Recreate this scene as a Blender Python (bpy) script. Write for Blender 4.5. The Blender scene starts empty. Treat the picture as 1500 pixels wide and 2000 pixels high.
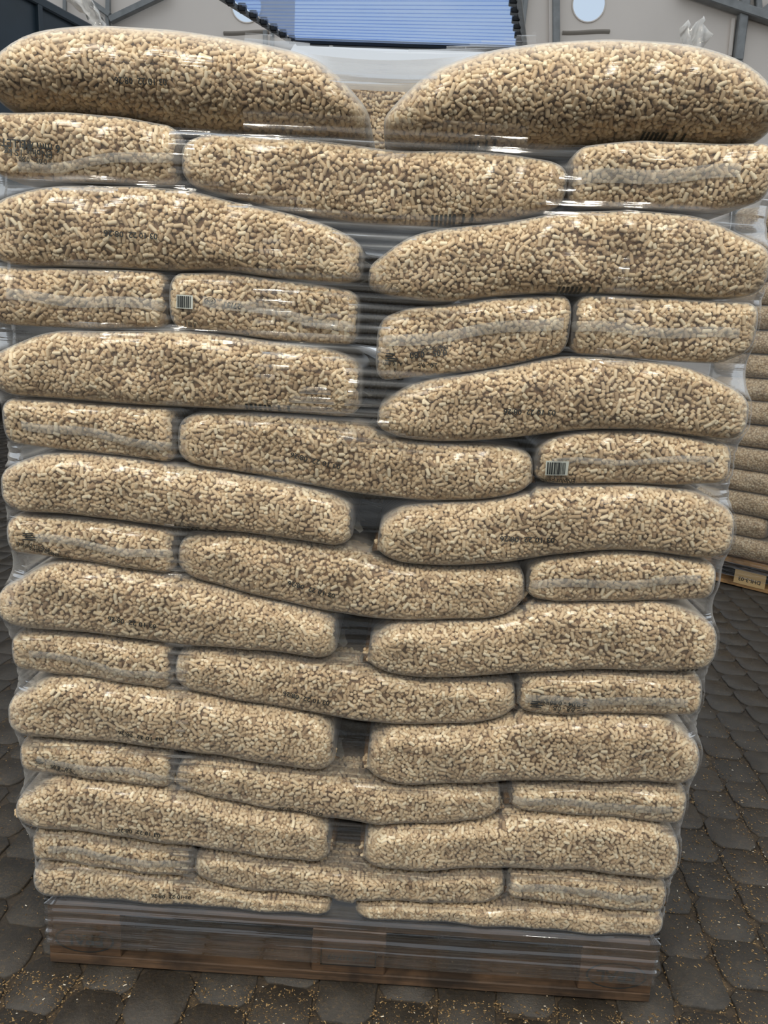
import bpy, bmesh, math, random
import numpy as np
from mathutils import Vector, Matrix
from mathutils.bvhtree import BVHTree

RNG = np.random.default_rng(7)
random.seed(7)
SC = bpy.context.scene
COL = SC.collection
PI = math.pi

# ------------------------------------------------------------------ camera
CAM = np.array([0.0558, -1.254, 1.277])
PITCH, YAW, ROLL, FPX = 0.236866, -0.02278, 0.04976, 1504.44
_f = np.array([math.sin(YAW) * math.cos(PITCH), math.cos(YAW) * math.cos(PITCH), -math.sin(PITCH)])
_r = np.array([math.cos(YAW), -math.sin(YAW), 0.0])
_u = np.cross(_r, _f)
AX = math.cos(ROLL) * _r + math.sin(ROLL) * _u
AY = -math.sin(ROLL) * _r + math.cos(ROLL) * _u
AZ = _f
cd = bpy.data.cameras.new('camera')
cam = bpy.data.objects.new('camera', cd)
COL.objects.link(cam)
cd.sensor_fit = 'VERTICAL'
cd.sensor_height = 36.0
cd.lens = 36.0 * FPX / 2000.0
cd.clip_start = 0.02
cd.clip_end = 200
cam.matrix_world = Matrix(((AX[0], AY[0], -AZ[0], CAM[0]), (AX[1], AY[1], -AZ[1], CAM[1]), (AX[2], AY[2], -AZ[2], CAM[2]), (0, 0, 0, 1)))
SC.camera = cam

# ------------------------------------------------------------------ world, lamps, exposure
wd = bpy.data.worlds.new('world')
SC.world = wd
wd.use_nodes = True
bg = wd.node_tree.nodes['Background']
bg.inputs[0].default_value = (0.86, 0.93, 1.0, 1)
bg.inputs[1].default_value = 0.76
SC.view_settings.view_transform = 'Standard'
SC.view_settings.look = 'None'
SC.view_settings.gamma = 1.0
SC.view_settings.use_curve_mapping = False
cy = SC.cycles
cy.max_bounces, cy.diffuse_bounces, cy.glossy_bounces, cy.transmission_bounces = 5, 3, 2, 3
cy.transparent_max_bounces = 24
cy.caustics_reflective = cy.caustics_refractive = False
cy.adaptive_threshold = 0.04
SC.view_settings.exposure = 0.08


def lamp(loc, target, sx, sy, power, color):
    ld = bpy.data.lights.new('hall_lamp', 'AREA')
    ld.shape = 'RECTANGLE'
    ld.size, ld.size_y = sx, sy
    ld.energy = power
    ld.color = color
    o = bpy.data.objects.new('hall_lamp', ld)
    COL.objects.link(o)
    o.location = loc
    o.rotation_euler = (Vector(target) - Vector(loc)).to_track_quat('-Z', 'Y').to_euler()
    return o


WARM = (1.0, 0.93, 0.80)
lamp((-1.66, -2.9, 4.0), (-0.2, 0.2, 1.1), 0.32, 1.2, 68, WARM)
lamp((1.15, -2.9, 4.0), (0.2, 0.2, 1.1), 0.32, 1.2, 68, WARM)
lamp((-1.06, -2.4, 4.0), (-0.2, 0.2, 1.2), 0.22, 1.2, 28, WARM)


# ------------------------------------------------------------------ pixel helpers (1500 x 2000 frame, surveying the photo)
def ray(px, py):
    d = AX * (px - 750) / FPX - AY * (py - 1000) / FPX + AZ
    return d


def onY(px, py, y):          # point on the vertical plane y = const
    d = ray(px, py)
    return CAM + d * ((y - CAM[1]) / d[1])


def onZ(px, py, z=0.0):      # point on the horizontal plane z = const
    d = ray(px, py)
    return CAM + d * ((z - CAM[2]) / d[2])


def project(P):
    d = np.asarray(P) - CAM
    z = d @ AZ
    return np.stack([750 + FPX * (d @ AX) / z, 1000 - FPX * (d @ AY) / z, z], -1)


# ------------------------------------------------------------------ node helpers
def newmat(name):
    m = bpy.data.materials.new(name)
    m.use_nodes = True
    nt = m.node_tree
    nt.nodes.clear()
    return m, nt


def N(nt, t, **kw):
    n = nt.nodes.new(t)
    for k, v in kw.items():
        setattr(n, k, v)
    return n


def L(nt, a, b):
    nt.links.new(a, b)


def srgb(r, g, b):
    def c(v):
        v /= 255.0
        return v / 12.92 if v <= 0.04045 else ((v + 0.055) / 1.055) ** 2.4
    return (c(r), c(g), c(b), 1.0)


def ramp(nt, fac, stops):
    r = N(nt, 'ShaderNodeValToRGB')
    el = r.color_ramp.elements
    while len(el) < len(stops):
        el.new(0.5)
    for e, (p, c) in zip(el, stops):
        e.position = p
        e.color = c
    if fac is not None:
        L(nt, fac, r.inputs[0])
    return r.outputs[0]


def mathn(nt, op, a, b=None, clamp=False):
    n = N(nt, 'ShaderNodeMath', operation=op)
    n.use_clamp = clamp
    for i, v in enumerate((a, b)):
        if v is None:
            continue
        if isinstance(v, (int, float)):
            n.inputs[i].default_value = v
        else:
            L(nt, v, n.inputs[i])
    return n.outputs[0]


def noise(nt, vec, scale, detail=4, rough=0.55, mapping=None):
    if mapping is not None:
        mp = N(nt, 'ShaderNodeMapping')
        mp.inputs['Scale'].default_value = mapping
        L(nt, vec, mp.inputs[0])
        vec = mp.outputs[0]
    n = N(nt, 'ShaderNodeTexNoise')
    n.inputs['Scale'].default_value = scale
    n.inputs['Detail'].default_value = detail
    n.inputs['Roughness'].default_value = rough
    L(nt, vec, n.inputs['Vector'])
    return n.outputs[0]


def mixc(nt, fac, a, b):
    n = N(nt, 'ShaderNodeMix', data_type='RGBA')
    for sock, v in ((n.inputs[0], fac), (n.inputs[6], a), (n.inputs[7], b)):
        if isinstance(v, (int, float, tuple)):
            sock.default_value = v
        else:
            L(nt, v, sock)
    return n.outputs[2]


def principled(name, color, rough=0.6, spec=0.5, metallic=0.0, nscale=None, namp=0.15, bump=0.0, bscale=60, mapping=None):
    m, nt = newmat(name)
    out = N(nt, 'ShaderNodeOutputMaterial')
    p = N(nt, 'ShaderNodeBsdfPrincipled')
    p.inputs['Roughness'].default_value = rough
    p.inputs['Specular IOR Level'].default_value = spec
    p.inputs['Metallic'].default_value = metallic
    L(nt, p.outputs[0], out.inputs[0])
    tc = N(nt, 'ShaderNodeTexCoord')
    if nscale:
        f = noise(nt, tc.outputs['Object'], nscale, mapping=mapping)
        lo = tuple(c * (1 - namp) for c in color[:3]) + (1,)
        hi = tuple(min(1, c * (1 + namp)) for c in color[:3]) + (1,)
        L(nt, ramp(nt, f, [(0.3, lo), (0.7, hi)]), p.inputs['Base Color'])
    else:
        p.inputs['Base Color'].default_value = color
    if bump:
        b = N(nt, 'ShaderNodeBump')
        b.inputs['Strength'].default_value = bump
        b.inputs['Distance'].default_value = 0.004
        L(nt, noise(nt, tc.outputs['Object'], bscale, mapping=mapping), b.inputs['Height'])
        L(nt, b.outputs[0], p.inputs['Normal'])
    return m


def film_mat(name, haze, graze, power, gloss, rough, bump, bmap, bdist=0.002, tint=(1, 1, 1), hazecol=(0.86, 0.86, 0.84), cling=False):
    """clear plastic film: mostly see-through, a thin milky part that grows with slant, sharp reflections"""
    m, nt = newmat(name)
    out = N(nt, 'ShaderNodeOutputMaterial')
    tr = N(nt, 'ShaderNodeBsdfTransparent')
    tr.inputs[0].default_value = tint + (1,)
    df = N(nt, 'ShaderNodeBsdfDiffuse')
    df.inputs[0].default_value = hazecol + (1,)
    tl = N(nt, 'ShaderNodeBsdfTranslucent')
    tl.inputs[0].default_value = hazecol + (1,)
    milky = N(nt, 'ShaderNodeMixShader')
    milky.inputs[0].default_value = 0.35
    L(nt, df.outputs[0], milky.inputs[1])
    L(nt, tl.outputs[0], milky.inputs[2])
    lw = N(nt, 'ShaderNodeLayerWeight')
    lw.inputs[0].default_value = 0.5
    fp = mathn(nt, 'POWER', lw.outputs['Facing'], power)
    hz = mathn(nt, 'MULTIPLY_ADD', fp, graze, True)
    hz.node.inputs[2].default_value = haze
    tc = N(nt, 'ShaderNodeTexCoord')
    uv = tc.outputs['UV']
    n1 = noise(nt, uv, 1.0, 3, 0.6, mapping=bmap)
    n2 = noise(nt, uv, 1.0, 2, 0.5, mapping=(bmap[0] * 4, bmap[1] * 3.1, 1))
    hsum = mathn(nt, 'ADD', n1, mathn(nt, 'MULTIPLY', n2, 0.45))
    # uneven milkiness along the streaks
    hv = mathn(nt, 'MULTIPLY', hz, mathn(nt, 'MULTIPLY_ADD', n1, 1.3, False))
    hv.node.inputs[1].links[0].from_node.inputs[2].default_value = 0.35
    if cling:     # where the sheet touches a bag it wets onto it and disappears
        la = N(nt, 'ShaderNodeAttribute', attribute_name='loose')
        hv = mathn(nt, 'MULTIPLY', hv, la.outputs['Fac'])
    m1 = N(nt, 'ShaderNodeMixShader')
    L(nt, hv, m1.inputs[0])
    L(nt, tr.outputs[0], m1.inputs[1])
    L(nt, milky.outputs[0], m1.inputs[2])
    bp = N(nt, 'ShaderNodeBump')
    bp.inputs['Strength'].default_value = bump
    bp.inputs['Distance'].default_value = bdist
    L(nt, hsum, bp.inputs['Height'])
    gl = N(nt, 'ShaderNodeBsdfGlossy')
    gl.inputs['Roughness'].default_value = rough
    L(nt, bp.outputs[0], gl.inputs['Normal'])
    fr = N(nt, 'ShaderNodeFresnel')
    fr.inputs[0].default_value = 1.5
    L(nt, bp.outputs[0], fr.inputs['Normal'])
    fg = mathn(nt, 'MULTIPLY', fr.outputs[0], gloss, True)
    fg = mathn(nt, 'MINIMUM', fg, 0.55)
    if cling:
        fg = mathn(nt, 'MULTIPLY', fg, mathn(nt, 'MINIMUM', la.outputs['Fac'], 1.3))
    m2 = N(nt, 'ShaderNodeMixShader')
    L(nt, fg, m2.inputs[0])
    L(nt, m1.outputs[0], m2.inputs[1])
    L(nt, gl.outputs[0], m2.inputs[2])
    L(nt, m2.outputs[0], out.inputs[0])
    return m


M = {}
M['skin'] = film_mat('bag_film', 0.05, 0.60, 2.2, 0.5, 0.12, 0.5, (3, 90, 1))
M['seal'] = film_mat('bag_seal_film', 0.20, 0.2, 2.0, 0.8, 0.2, 0.6, (30, 90, 1), hazecol=(0.80, 0.81, 0.76))
M['wrap'] = film_mat('stretch_film', 0.025, 0.42, 3.0, 0.7, 0.08, 0.5, (1.6, 42, 1), bdist=0.004)
M['wrap_pallet'] = film_mat('stretch_film_layers', 0.008, 0.12, 2.5, 3.2, 0.06, 0.6, (0.5, 40, 1), bdist=0.008, hazecol=(0.72, 0.76, 0.8))
M['wrap_cling'] = film_mat('stretch_film_clinging', 0.012, 0.95, 1.9, 0.8, 0.08, 0.6, (1.6, 42, 1), bdist=0.005, hazecol=(0.92, 0.92, 0.90), cling=True)
M['tail'] = film_mat('film_tail', 0.35, 0.4, 1.5, 1.5, 0.12, 1.0, (20, 20, 1), bdist=0.004, hazecol=(0.92, 0.94, 0.96))
M['ink'] = principled('ink', srgb(34, 38, 38), 0.6)
M['label_white'] = principled('label_white', srgb(176, 180, 172), 0.5)
M['steel'] = principled('galvanised_steel', srgb(132, 134, 134), 0.5, metallic=0.3, nscale=6, namp=0.2)
M['black_plastic'] = principled('black_plastic', srgb(22, 24, 28), 0.5)

# pellet material: tone per pellet
m, nt = newmat('wood_pellet')
out = N(nt, 'ShaderNodeOutputMaterial')
p = N(nt, 'ShaderNodeBsdfPrincipled')
p.inputs['Roughness'].default_value = 0.62
p.inputs['Specular IOR Level'].default_value = 0.3
L(nt, p.outputs[0], out.inputs[0])
at = N(nt, 'ShaderNodeAttribute', attribute_type='INSTANCER', attribute_name='tone')
L(nt, ramp(nt, at.outputs['Fac'], [(0.0, srgb(162, 135, 104)), (0.35, srgb(204, 178, 141)), (0.7, srgb(226, 204, 168)), (1.0, srgb(242, 227, 195))]), p.inputs['Base Color'])
M['pellet'] = m
M['core'] = principled('shaded_pellet_bed', srgb(128, 102, 74), 0.8, nscale=160, namp=0.35)  # colour darkened to paint in the shade deep between the pellets

# pellets too far away to tell apart: cells in colour and relief
m, nt = newmat('pellet_mass')
out = N(nt, 'ShaderNodeOutputMaterial')
p = N(nt, 'ShaderNodeBsdfPrincipled')
p.inputs['Roughness'].default_value = 0.6
L(nt, p.outputs[0], out.inputs[0])
tc = N(nt, 'ShaderNodeTexCoord')
vo = N(nt, 'ShaderNodeTexVoronoi')
vo.inputs['Scale'].default_value = 105
L(nt, tc.outputs['Object'], vo.inputs['Vector'])
cc = ramp(nt, vo.outputs['Color'], [(0.0, srgb(190, 160, 122)), (0.5, srgb(224, 198, 160)), (1.0, srgb(245, 228, 196))])
dk = ramp(nt, vo.outputs['Distance'], [(0.35, (1, 1, 1, 1)), (0.8, (0.5, 0.45, 0.40, 1))])
mm = N(nt, 'ShaderNodeMix', data_type='RGBA', blend_type='MULTIPLY')
mm.inputs[0].default_value = 1
L(nt, cc, mm.inputs[6])
L(nt, dk, mm.inputs[7])
L(nt, mm.outputs[2], p.inputs['Base Color'])
bp = N(nt, 'ShaderNodeBump', invert=True)
bp.inputs['Strength'].default_value = 0.9
bp.inputs['Distance'].default_value = 0.006
L(nt, vo.outputs['Distance'], bp.inputs['Height'])
L(nt, bp.outputs[0], p.inputs['Normal'])
M['pellet_mass'] = m


def wood_mat(name, dark, light, rough=0.7, wet=0.0):
    m, nt = newmat(name)
    out = N(nt, 'ShaderNodeOutputMaterial')
    p = N(nt, 'ShaderNodeBsdfPrincipled')
    p.inputs['Roughness'].default_value = rough
    L(nt, p.outputs[0], out.inputs[0])
    tc = N(nt, 'ShaderNodeTexCoord')
    g = noise(nt, tc.outputs['Object'], 1.0, 6, 0.6, mapping=(6, 60, 90))
    st = noise(nt, tc.outputs['Object'], 7.0, 4, 0.6)
    c = ramp(nt, g, [(0.3, dark), (0.72, light)])
    c = mixc(nt, mathn(nt, 'MULTIPLY', ramp(nt, st, [(0.5, (0, 0, 0, 1)), (0.66, (1, 1, 1, 1))]), 0.75), c, tuple(v * 0.35 for v in dark[:3]) + (1,))
    L(nt, c, p.inputs['Base Color'])
    b = N(nt, 'ShaderNodeBump')
    b.inputs['Strength'].default_value = 0.5
    b.inputs['Distance'].default_value = 0.003
    L(nt, g, b.inputs['Height'])
    L(nt, b.outputs[0], p.inputs['Normal'])
    return m


M['pallet_wood'] = wood_mat('weathered_pallet_wood', srgb(50, 39, 29), srgb(106, 80, 57))
M['pallet_block'] = wood_mat('pressed_wood_block', srgb(62, 44, 29), srgb(104, 76, 50), 0.85)
M['pallet_wood2'] = wood_mat('dry_pallet_wood', srgb(120, 88, 54), srgb(196, 152, 98))


# ------------------------------------------------------------------ object helpers
def tag(o, label=None, cat=None, group=None, kind=None):
    for k, v in (('label', label), ('category', cat), ('group', group), ('kind', kind)):
        if v:
            o[k] = v
    return o


def empty(name, loc=(0, 0, 0)):
    o = bpy.data.objects.new(name, None)
    o.empty_display_size = 0.05
    COL.objects.link(o)
    o.location = loc
    return o


def link(name, me, parent=None, mat=None):
    o = bpy.data.objects.new(name, me)
    COL.objects.link(o)
    if mat is not None and len(me.materials) == 0:
        me.materials.append(mat)
    if parent is not None:
        o.parent = parent
        o.matrix_parent_inverse = Matrix.Translation(parent.location).inverted() if parent.rotation_euler.z == 0 else parent.matrix_basis.inverted()
    return o


def mesh(name, verts, faces, mat=None, smooth=False):
    me = bpy.data.meshes.new(name)
    me.from_pydata([tuple(v) for v in verts], [], [tuple(int(i) for i in f) for f in faces])
    me.update()
    if smooth:
        me.polygons.foreach_set('use_smooth', [True] * len(me.polygons))
    if mat:
        me.materials.append(mat)
    return me


def grid_faces(nu, nv, wrap_v=False):
    i = np.arange(nu - 1)[:, None]
    j = np.arange(nv if wrap_v else nv - 1)[None, :]
    j2 = (j + 1) % nv
    return np.stack([i * nv + j, (i + 1) * nv + j, (i + 1) * nv + j2, i * nv + j2], -1).reshape(-1, 4)


def box_mesh(name, sx, sy, sz, mat, bev=0.003, jitter=0.0):
    """box centred on its footprint, bottom at z = 0"""
    bm = bmesh.new()
    bmesh.ops.create_cube(bm, size=1.0)
    for v in bm.verts:
        v.co = Vector((v.co.x * sx, v.co.y * sy, (v.co.z + 0.5) * sz))
    if bev > 0:
        bmesh.ops.bevel(bm, geom=bm.edges[:], offset=bev, segments=1, profile=0.5, affect='EDGES')
    if jitter:
        for v in bm.verts:
            v.co += Vector((random.uniform(-jitter, jitter), random.uniform(-jitter, jitter), random.uniform(-jitter, jitter) * 0.4))
    me = bpy.data.meshes.new(name)
    bm.to_mesh(me)
    bm.free()
    me.materials.append(mat)
    return me


def bar(name, a, b, w, h, mat, parent=None):
    """straight rectangular bar from a to b"""
    a, b = Vector(a), Vector(b)
    d = b - a
    me = box_mesh(name, w, h, d.length, mat, bev=min(w, h) * 0.12)
    o = bpy.data.objects.new(name, me)
    COL.objects.link(o)
    o.matrix_world = Matrix.Translation(a) @ d.to_track_quat('Z', 'Y').to_matrix().to_4x4()
    if parent is not None:
        mw = o.matrix_world.copy()
        o.parent = parent
        o.matrix_parent_inverse = parent.matrix_basis.inverted()
        o.matrix_basis = mw
    return o


def text_mesh(txt, size):
    """flat lettering in its own plane (x right, y up), centred"""
    cu = bpy.data.curves.new('lettering', 'FONT')
    cu.body = txt
    cu.size = size
    cu.align_x = 'CENTER'
    cu.align_y = 'CENTER'
    cu.resolution_u = 2
    cu.offset = size * 0.022
    o = bpy.data.objects.new('lettering', cu)
    COL.objects.link(o)
    dg = bpy.context.evaluated_depsgraph_get()
    me = o.evaluated_get(dg).to_mesh()
    V = np.array([v.co[:] for v in me.vertices])
    F = [list(p.vertices) for p in me.polygons]
    o.evaluated_get(dg).to_mesh_clear()
    bpy.data.objects.remove(o)
    bpy.data.curves.remove(cu)
    return V, F


# ================================================================== THE SETTING
# ---- floor: bed of dirt and sawdust with pavers laid in it
def floor_mat():
    m, nt = newmat('sawdust_bed')
    out = N(nt, 'ShaderNodeOutputMaterial')
    p = N(nt, 'ShaderNodeBsdfPrincipled')
    L(nt, p.outputs[0], out.inputs[0])
    tc = N(nt, 'ShaderNodeTexCoord')
    a = noise(nt, tc.outputs['Object'], 55, 6, 0.7)
    b = noise(nt, tc.outputs['Object'], 1.3, 3, 0.5)
    c = ramp(nt, a, [(0.35, srgb(38, 32, 26)), (0.6, srgb(78, 64, 46)), (0.72, srgb(120, 98, 66))])
    c = mixc(nt, ramp(nt, b, [(0.42, (0, 0, 0, 1)), (0.62, (1, 1, 1, 1))]), c, mixc(nt, 0.6, c, srgb(52, 48, 44)))
    L(nt, c, p.inputs['Base Color'])
    p.inputs['Roughness'].default_value = 0.8
    bp = N(nt, 'ShaderNodeBump')
    bp.inputs['Strength'].default_value = 0.7
    bp.inputs['Distance'].default_value = 0.004
    L(nt, a, bp.inputs['Height'])
    L(nt, bp.outputs[0], p.inputs['Normal'])
    return m


def paver_mat():
    m, nt = newmat('worn_paver')
    out = N(nt, 'ShaderNodeOutputMaterial')
    p = N(nt, 'ShaderNodeBsdfPrincipled')
    L(nt, p.outputs[0], out.inputs[0])
    ge = N(nt, 'ShaderNodeNewGeometry')
    oi = N(nt, 'ShaderNodeObjectInfo')
    pos = ge.outputs['Position']
    fine = noise(nt, pos, 150, 6, 0.75)
    mid = noise(nt, pos, 14, 8, 0.72)
    big = noise(nt, pos, 1.1, 3, 0.5)
    c = ramp(nt, mid, [(0.3, srgb(42, 39, 35)), (0.7, srgb(72, 67, 60))])
    c = mixc(nt, mathn(nt, 'MULTIPLY', oi.outputs['Random'], 0.35), c, srgb(66, 58, 50))
    dust = mathn(nt, 'MULTIPLY', ramp(nt, fine, [(0.52, (0, 0, 0, 1)), (0.64, (1, 1, 1, 1))]), ramp(nt, big, [(0.35, (0.3, 0.3, 0.3, 1)), (0.65, (0.95, 0.95, 0.95, 1))]))
    c = mixc(nt, dust, c, srgb(96, 80, 58))
    L(nt, c, p.inputs['Base Color'])
    wet = ramp(nt, noise(nt, pos, 1.7, 4, 0.6), [(0.38, (0.24, 0.24, 0.24, 1)), (0.62, (0.58, 0.58, 0.58, 1))])
    L(nt, wet, p.inputs['Roughness'])
    bp = N(nt, 'ShaderNodeBump')
    bp.inputs['Strength'].default_value = 0.7
    bp.inputs['Distance'].default_value = 0.003
    L(nt, mathn(nt, 'ADD', fine, mid), bp.inputs['Height'])
    L(nt, bp.outputs[0], p.inputs['Normal'])
    return m


M['bed'] = floor_mat()
M['paver'] = paver_mat()
FZ = -0.004
fl = link('floor', mesh('floor', [(-40, -20, FZ - 0.006), (40, -20, FZ - 0.006), (40, 13, FZ - 0.006), (-40, 13, FZ - 0.006)], [(0, 1, 2, 3)], M['bed']))
tag(fl, kind='structure')

PW, PD = 0.118, 0.132
pav_meshes = []
for k in range(6):
    bm = bmesh.new()
    n = 16
    ring = []
    hw, hd = PW / 2 - 0.0018, PD / 2 - 0.0018
    for i in range(n):
        a = 2 * PI * (i + 0.5) / n
        ca, sa = math.cos(a), math.sin(a)
        sc = 1.0 / (abs(ca) ** 12 + abs(sa) ** 12) ** (1 / 12.0)
        ring.append((hw * ca * sc + random.uniform(-0.003, 0.003), hd * sa * sc + random.uniform(-0.003, 0.003)))
    lo = [bm.verts.new((x, y, -0.012)) for x, y in ring]
    mi = [bm.verts.new((x, y, -0.003)) for x, y in ring]
    hi = [bm.verts.new((x * 0.96, y * 0.965, random.uniform(-0.0008, 0.0008))) for x, y in ring]
    for A, B in ((lo, mi), (mi, hi)):
        for i in range(n):
            bm.faces.new((A[i], A[(i + 1) % n], B[(i + 1) % n], B[i]))
    bm.faces.new(hi)
    me = bpy.data.meshes.new('paver')
    bm.to_mesh(me)
    bm.free()
    me.polygons.foreach_set('use_smooth', [True] * len(me.polygons))
    me.materials.append(M['paver'])
    pav_meshes.append(me)
cells = []
yawf = math.radians(-4)
for i in range(-52, 53):
    for j in range(-14, 62):
        x0 = i * PW + random.uniform(-.002, .002)
        y0 = j * PD + (0.5 * PD if i % 2 else 0) + random.uniform(-.003, .003)
        x = x0 * math.cos(yawf) - y0 * math.sin(yawf)
        y = x0 * math.sin(yawf) + y0 * math.cos(yawf)
        if y < -1.25 or y > 7.4 or abs(x) > 5.2:
            continue
        cells.append((x, y, FZ + random.uniform(-0.0035, 0.002), random.uniform(-.03, .03), random.uniform(-.012, .012), random.uniform(-.012, .012), random.randrange(6)))
pp = project(np.array([(c[0], c[1], 0.0) for c in cells]))


def hidden_by_stack(x, y):
    return y < 1880 and 60 + (1900 - y) * -0.03 < x < 1290 + (1900 - y) * 0.10


order = []
for k, (x, y, d) in enumerate(pp):
    if d > 0.2 and -30 < x < 1530 and 0 < y < 2040 and not hidden_by_stack(x, y):
        order.append((d, k))
order.sort()
single = set(k for d, k in order[:300])
restV, restF = [], []
for k, (x, y, z, rz, rx, ry, vi) in enumerate(cells):
    mtx = Matrix.Translation((x, y, z)) @ Matrix.Rotation(rz + yawf, 4, 'Z') @ Matrix.Rotation(rx, 4, 'X') @ Matrix.Rotation(ry, 4, 'Y')
    if k in single:
        o = bpy.data.objects.new('paver', pav_meshes[vi])
        COL.objects.link(o)
        o.parent = fl
        o.matrix_basis = mtx
    else:
        me = pav_meshes[vi]
        b = len(restV)
        restV += [tuple(mtx @ v.co) for v in me.vertices]
        restF += [[b + q for q in pl.vertices] for pl in me.polygons]
o = link('paver_field', mesh('paver_field', restV, restF, M['paver'], True), fl)
o['kind'] = 'stuff'

# sawdust crumbs and pellet fragments lying on the floor
cv, cf = [], []
m, nt = newmat('sawdust')
out = N(nt, 'ShaderNodeOutputMaterial')
p = N(nt, 'ShaderNodeBsdfPrincipled')
p.inputs['Roughness'].default_value = 0.8
L(nt, p.outputs[0], out.inputs[0])
ge = N(nt, 'ShaderNodeNewGeometry')
L(nt, ramp(nt, ge.outputs['Random Per Island'], [(0.0, srgb(86, 66, 40)), (0.6, srgb(134, 106, 66)), (0.93, srgb(176, 146, 100)), (1.0, srgb(225, 220, 205))]), p.inputs['Base Color'])
M['sawdust'] = m
for k in range(26000):
    if k % 3 == 0:
        x, y = random.uniform(-1.3, 1.6), random.uniform(-0.55, 1.2)
    elif k % 3 == 1:
        x, y = random.gauss(0.9, 0.3), random.gauss(0.3, 0.5)
        if -0.62 < x < 0.62 and y > 0:
            x = random.uniform(0.62, 1.3)
    else:
        x, y = random.uniform(-1.0, 1.0), -abs(random.gauss(0, 0.16))
    # gather most of it in the paver joints
    if random.random() < 0.22:
        i = round(x / PW - 0.5) + 0.5
        x = i * PW + random.gauss(0, 0.012) + 0.07 * y
    s = random.choice((0.0004, 0.0006, 0.0008, 0.0012)) * random.uniform(0.7, 1.2)
    ln = s * random.uniform(1, 3)
    a = random.uniform(0, PI)
    ca, sa = math.cos(a), math.sin(a)
    b = len(cv)
    z = FZ + 0.0005
    for (dx, dy, dz) in ((-ln, -s, 0), (ln, -s, 0), (ln, s, 0), (-ln, s, 0), (0, 0, s * 1.3)):
        cv.append((x + dx * ca - dy * sa, y + dx * sa + dy * ca, z + dz))
    cf += [(b, b + 1, b + 4), (b + 1, b + 2, b + 4), (b + 2, b + 3, b + 4), (b + 3, b, b + 4)]
o = link('sawdust', mesh('sawdust', cv, cf, M['sawdust']))
tag(o, 'brown sawdust and pale wood crumbs strewn over the dark pavers', 'sawdust', kind='stuff')

# ---- back wall of the hall: cream fabric panels on a steel frame, with a high door opening
YW = 11.0
M['fabric'] = principled('hall_fabric', srgb(226, 217, 208), 0.75, nscale=0.8, namp=0.05, bump=0.15, bscale=2.5)
M['stain'] = principled('fabric_stain', srgb(140, 132, 122), 0.85)
dl, dr = onY(575, 76, YW), onY(1018, 92, YW)
DX0, DX1, DZ = dl[0], dr[0], 0.5 * (dl[2] + dr[2])
wv = [(-13, YW, -0.02), (DX0, YW, -0.02), (DX0, YW, 10), (-13, YW, 10), (DX1, YW, -0.02), (13, YW, -0.02), (13, YW, 10), (DX1, YW, 10), (DX0, YW, DZ), (DX1, YW, DZ), (DX1, YW, 10), (DX0, YW, 10)]
holes = []
wall = bmesh.new()


def wall_piece(x0, x1, z0, z1, hole=None):
    """a rectangle of fabric, with an octagonal-plus round hole when asked for"""
    if hole is None:
        vs = [wall.verts.new(c) for c in ((x0, YW, z0), (x1, YW, z0), (x1, YW, z1), (x0, YW, z1))]
        wall.faces.new(vs)
        return
    hx, hz, hr = hole
    n = 32
    inner = [wall.verts.new((hx + hr * math.cos(2 * PI * i / n), YW, hz + hr * math.sin(2 * PI * i / n))) for i in range(n)]
    outer = []
    for i in range(n):
        a = 2 * PI * i / n
        ca, sa = math.cos(a), math.sin(a)
        t = min(((x1 - hx) / ca if ca > 1e-6 else 1e9), ((x0 - hx) / ca if ca < -1e-6 else 1e9), ((z1 - hz) / sa if sa > 1e-6 else 1e9), ((z0 - hz) / sa if sa < -1e-6 else 1e9))
        outer.append(wall.verts.new((hx + t * ca, YW, hz + t * sa)))
    for i in range(n):
        j = (i + 1) % n
        wall.faces.new((inner[i], inner[j], outer[j], outer[i]))


ports = []
for (px, py, rp) in ((482, 12, 28), (1150, 8, 30)):
    c = onY(px, py, YW)
    ports.append((c[0], c[2], rp / FPX * YW * 1.02))
HB = 0.6
(p1x, p1z, p1r), (p2x, p2z, p2r) = ports
wall_piece(-40, p1x - HB, -0.02, 10)
wall_piece(p1x - HB, DX0, -0.02, p1z - HB)
wall_piece(p1x - HB, DX0, p1z - HB, p1z + HB, (p1x, p1z, p1r))
wall_piece(p1x - HB, DX0, p1z + HB, 10)
wall_piece(DX1, p2x + HB, -0.02, p2z - HB)
wall_piece(DX1, p2x + HB, p2z - HB, p2z + HB, (p2x, p2z, p2r))
wall_piece(DX1, p2x + HB, p2z + HB, 10)
wall_piece(p2x + HB, 40, -0.02, 10)
bmesh.ops.remove_doubles(wall, verts=wall.verts[:], dist=0.0005)
me = bpy.data.meshes.new('wall_back')
wall.to_mesh(me)
wall.free()
wb = link('wall_back', me, None, M['fabric'])
tag(wb, kind='structure')
m, nt = newmat('porthole_film')
out = N(nt, 'ShaderNodeOutputMaterial')
t1 = N(nt, 'ShaderNodeBsdfTransparent')
t1.inputs[0].default_value = (0.78, 0.88, 1.0, 1)
t2 = N(nt, 'ShaderNodeBsdfGlossy')
t2.inputs['Roughness'].default_value = 0.15
mx = N(nt, 'ShaderNodeMixShader')
mx.inputs[0].default_value = 0.06
L(nt, t1.outputs[0], mx.inputs[1])
L(nt, t2.outputs[0], mx.inputs[2])
L(nt, mx.outputs[0], out.inputs[0])
M['pane'] = m
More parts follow.
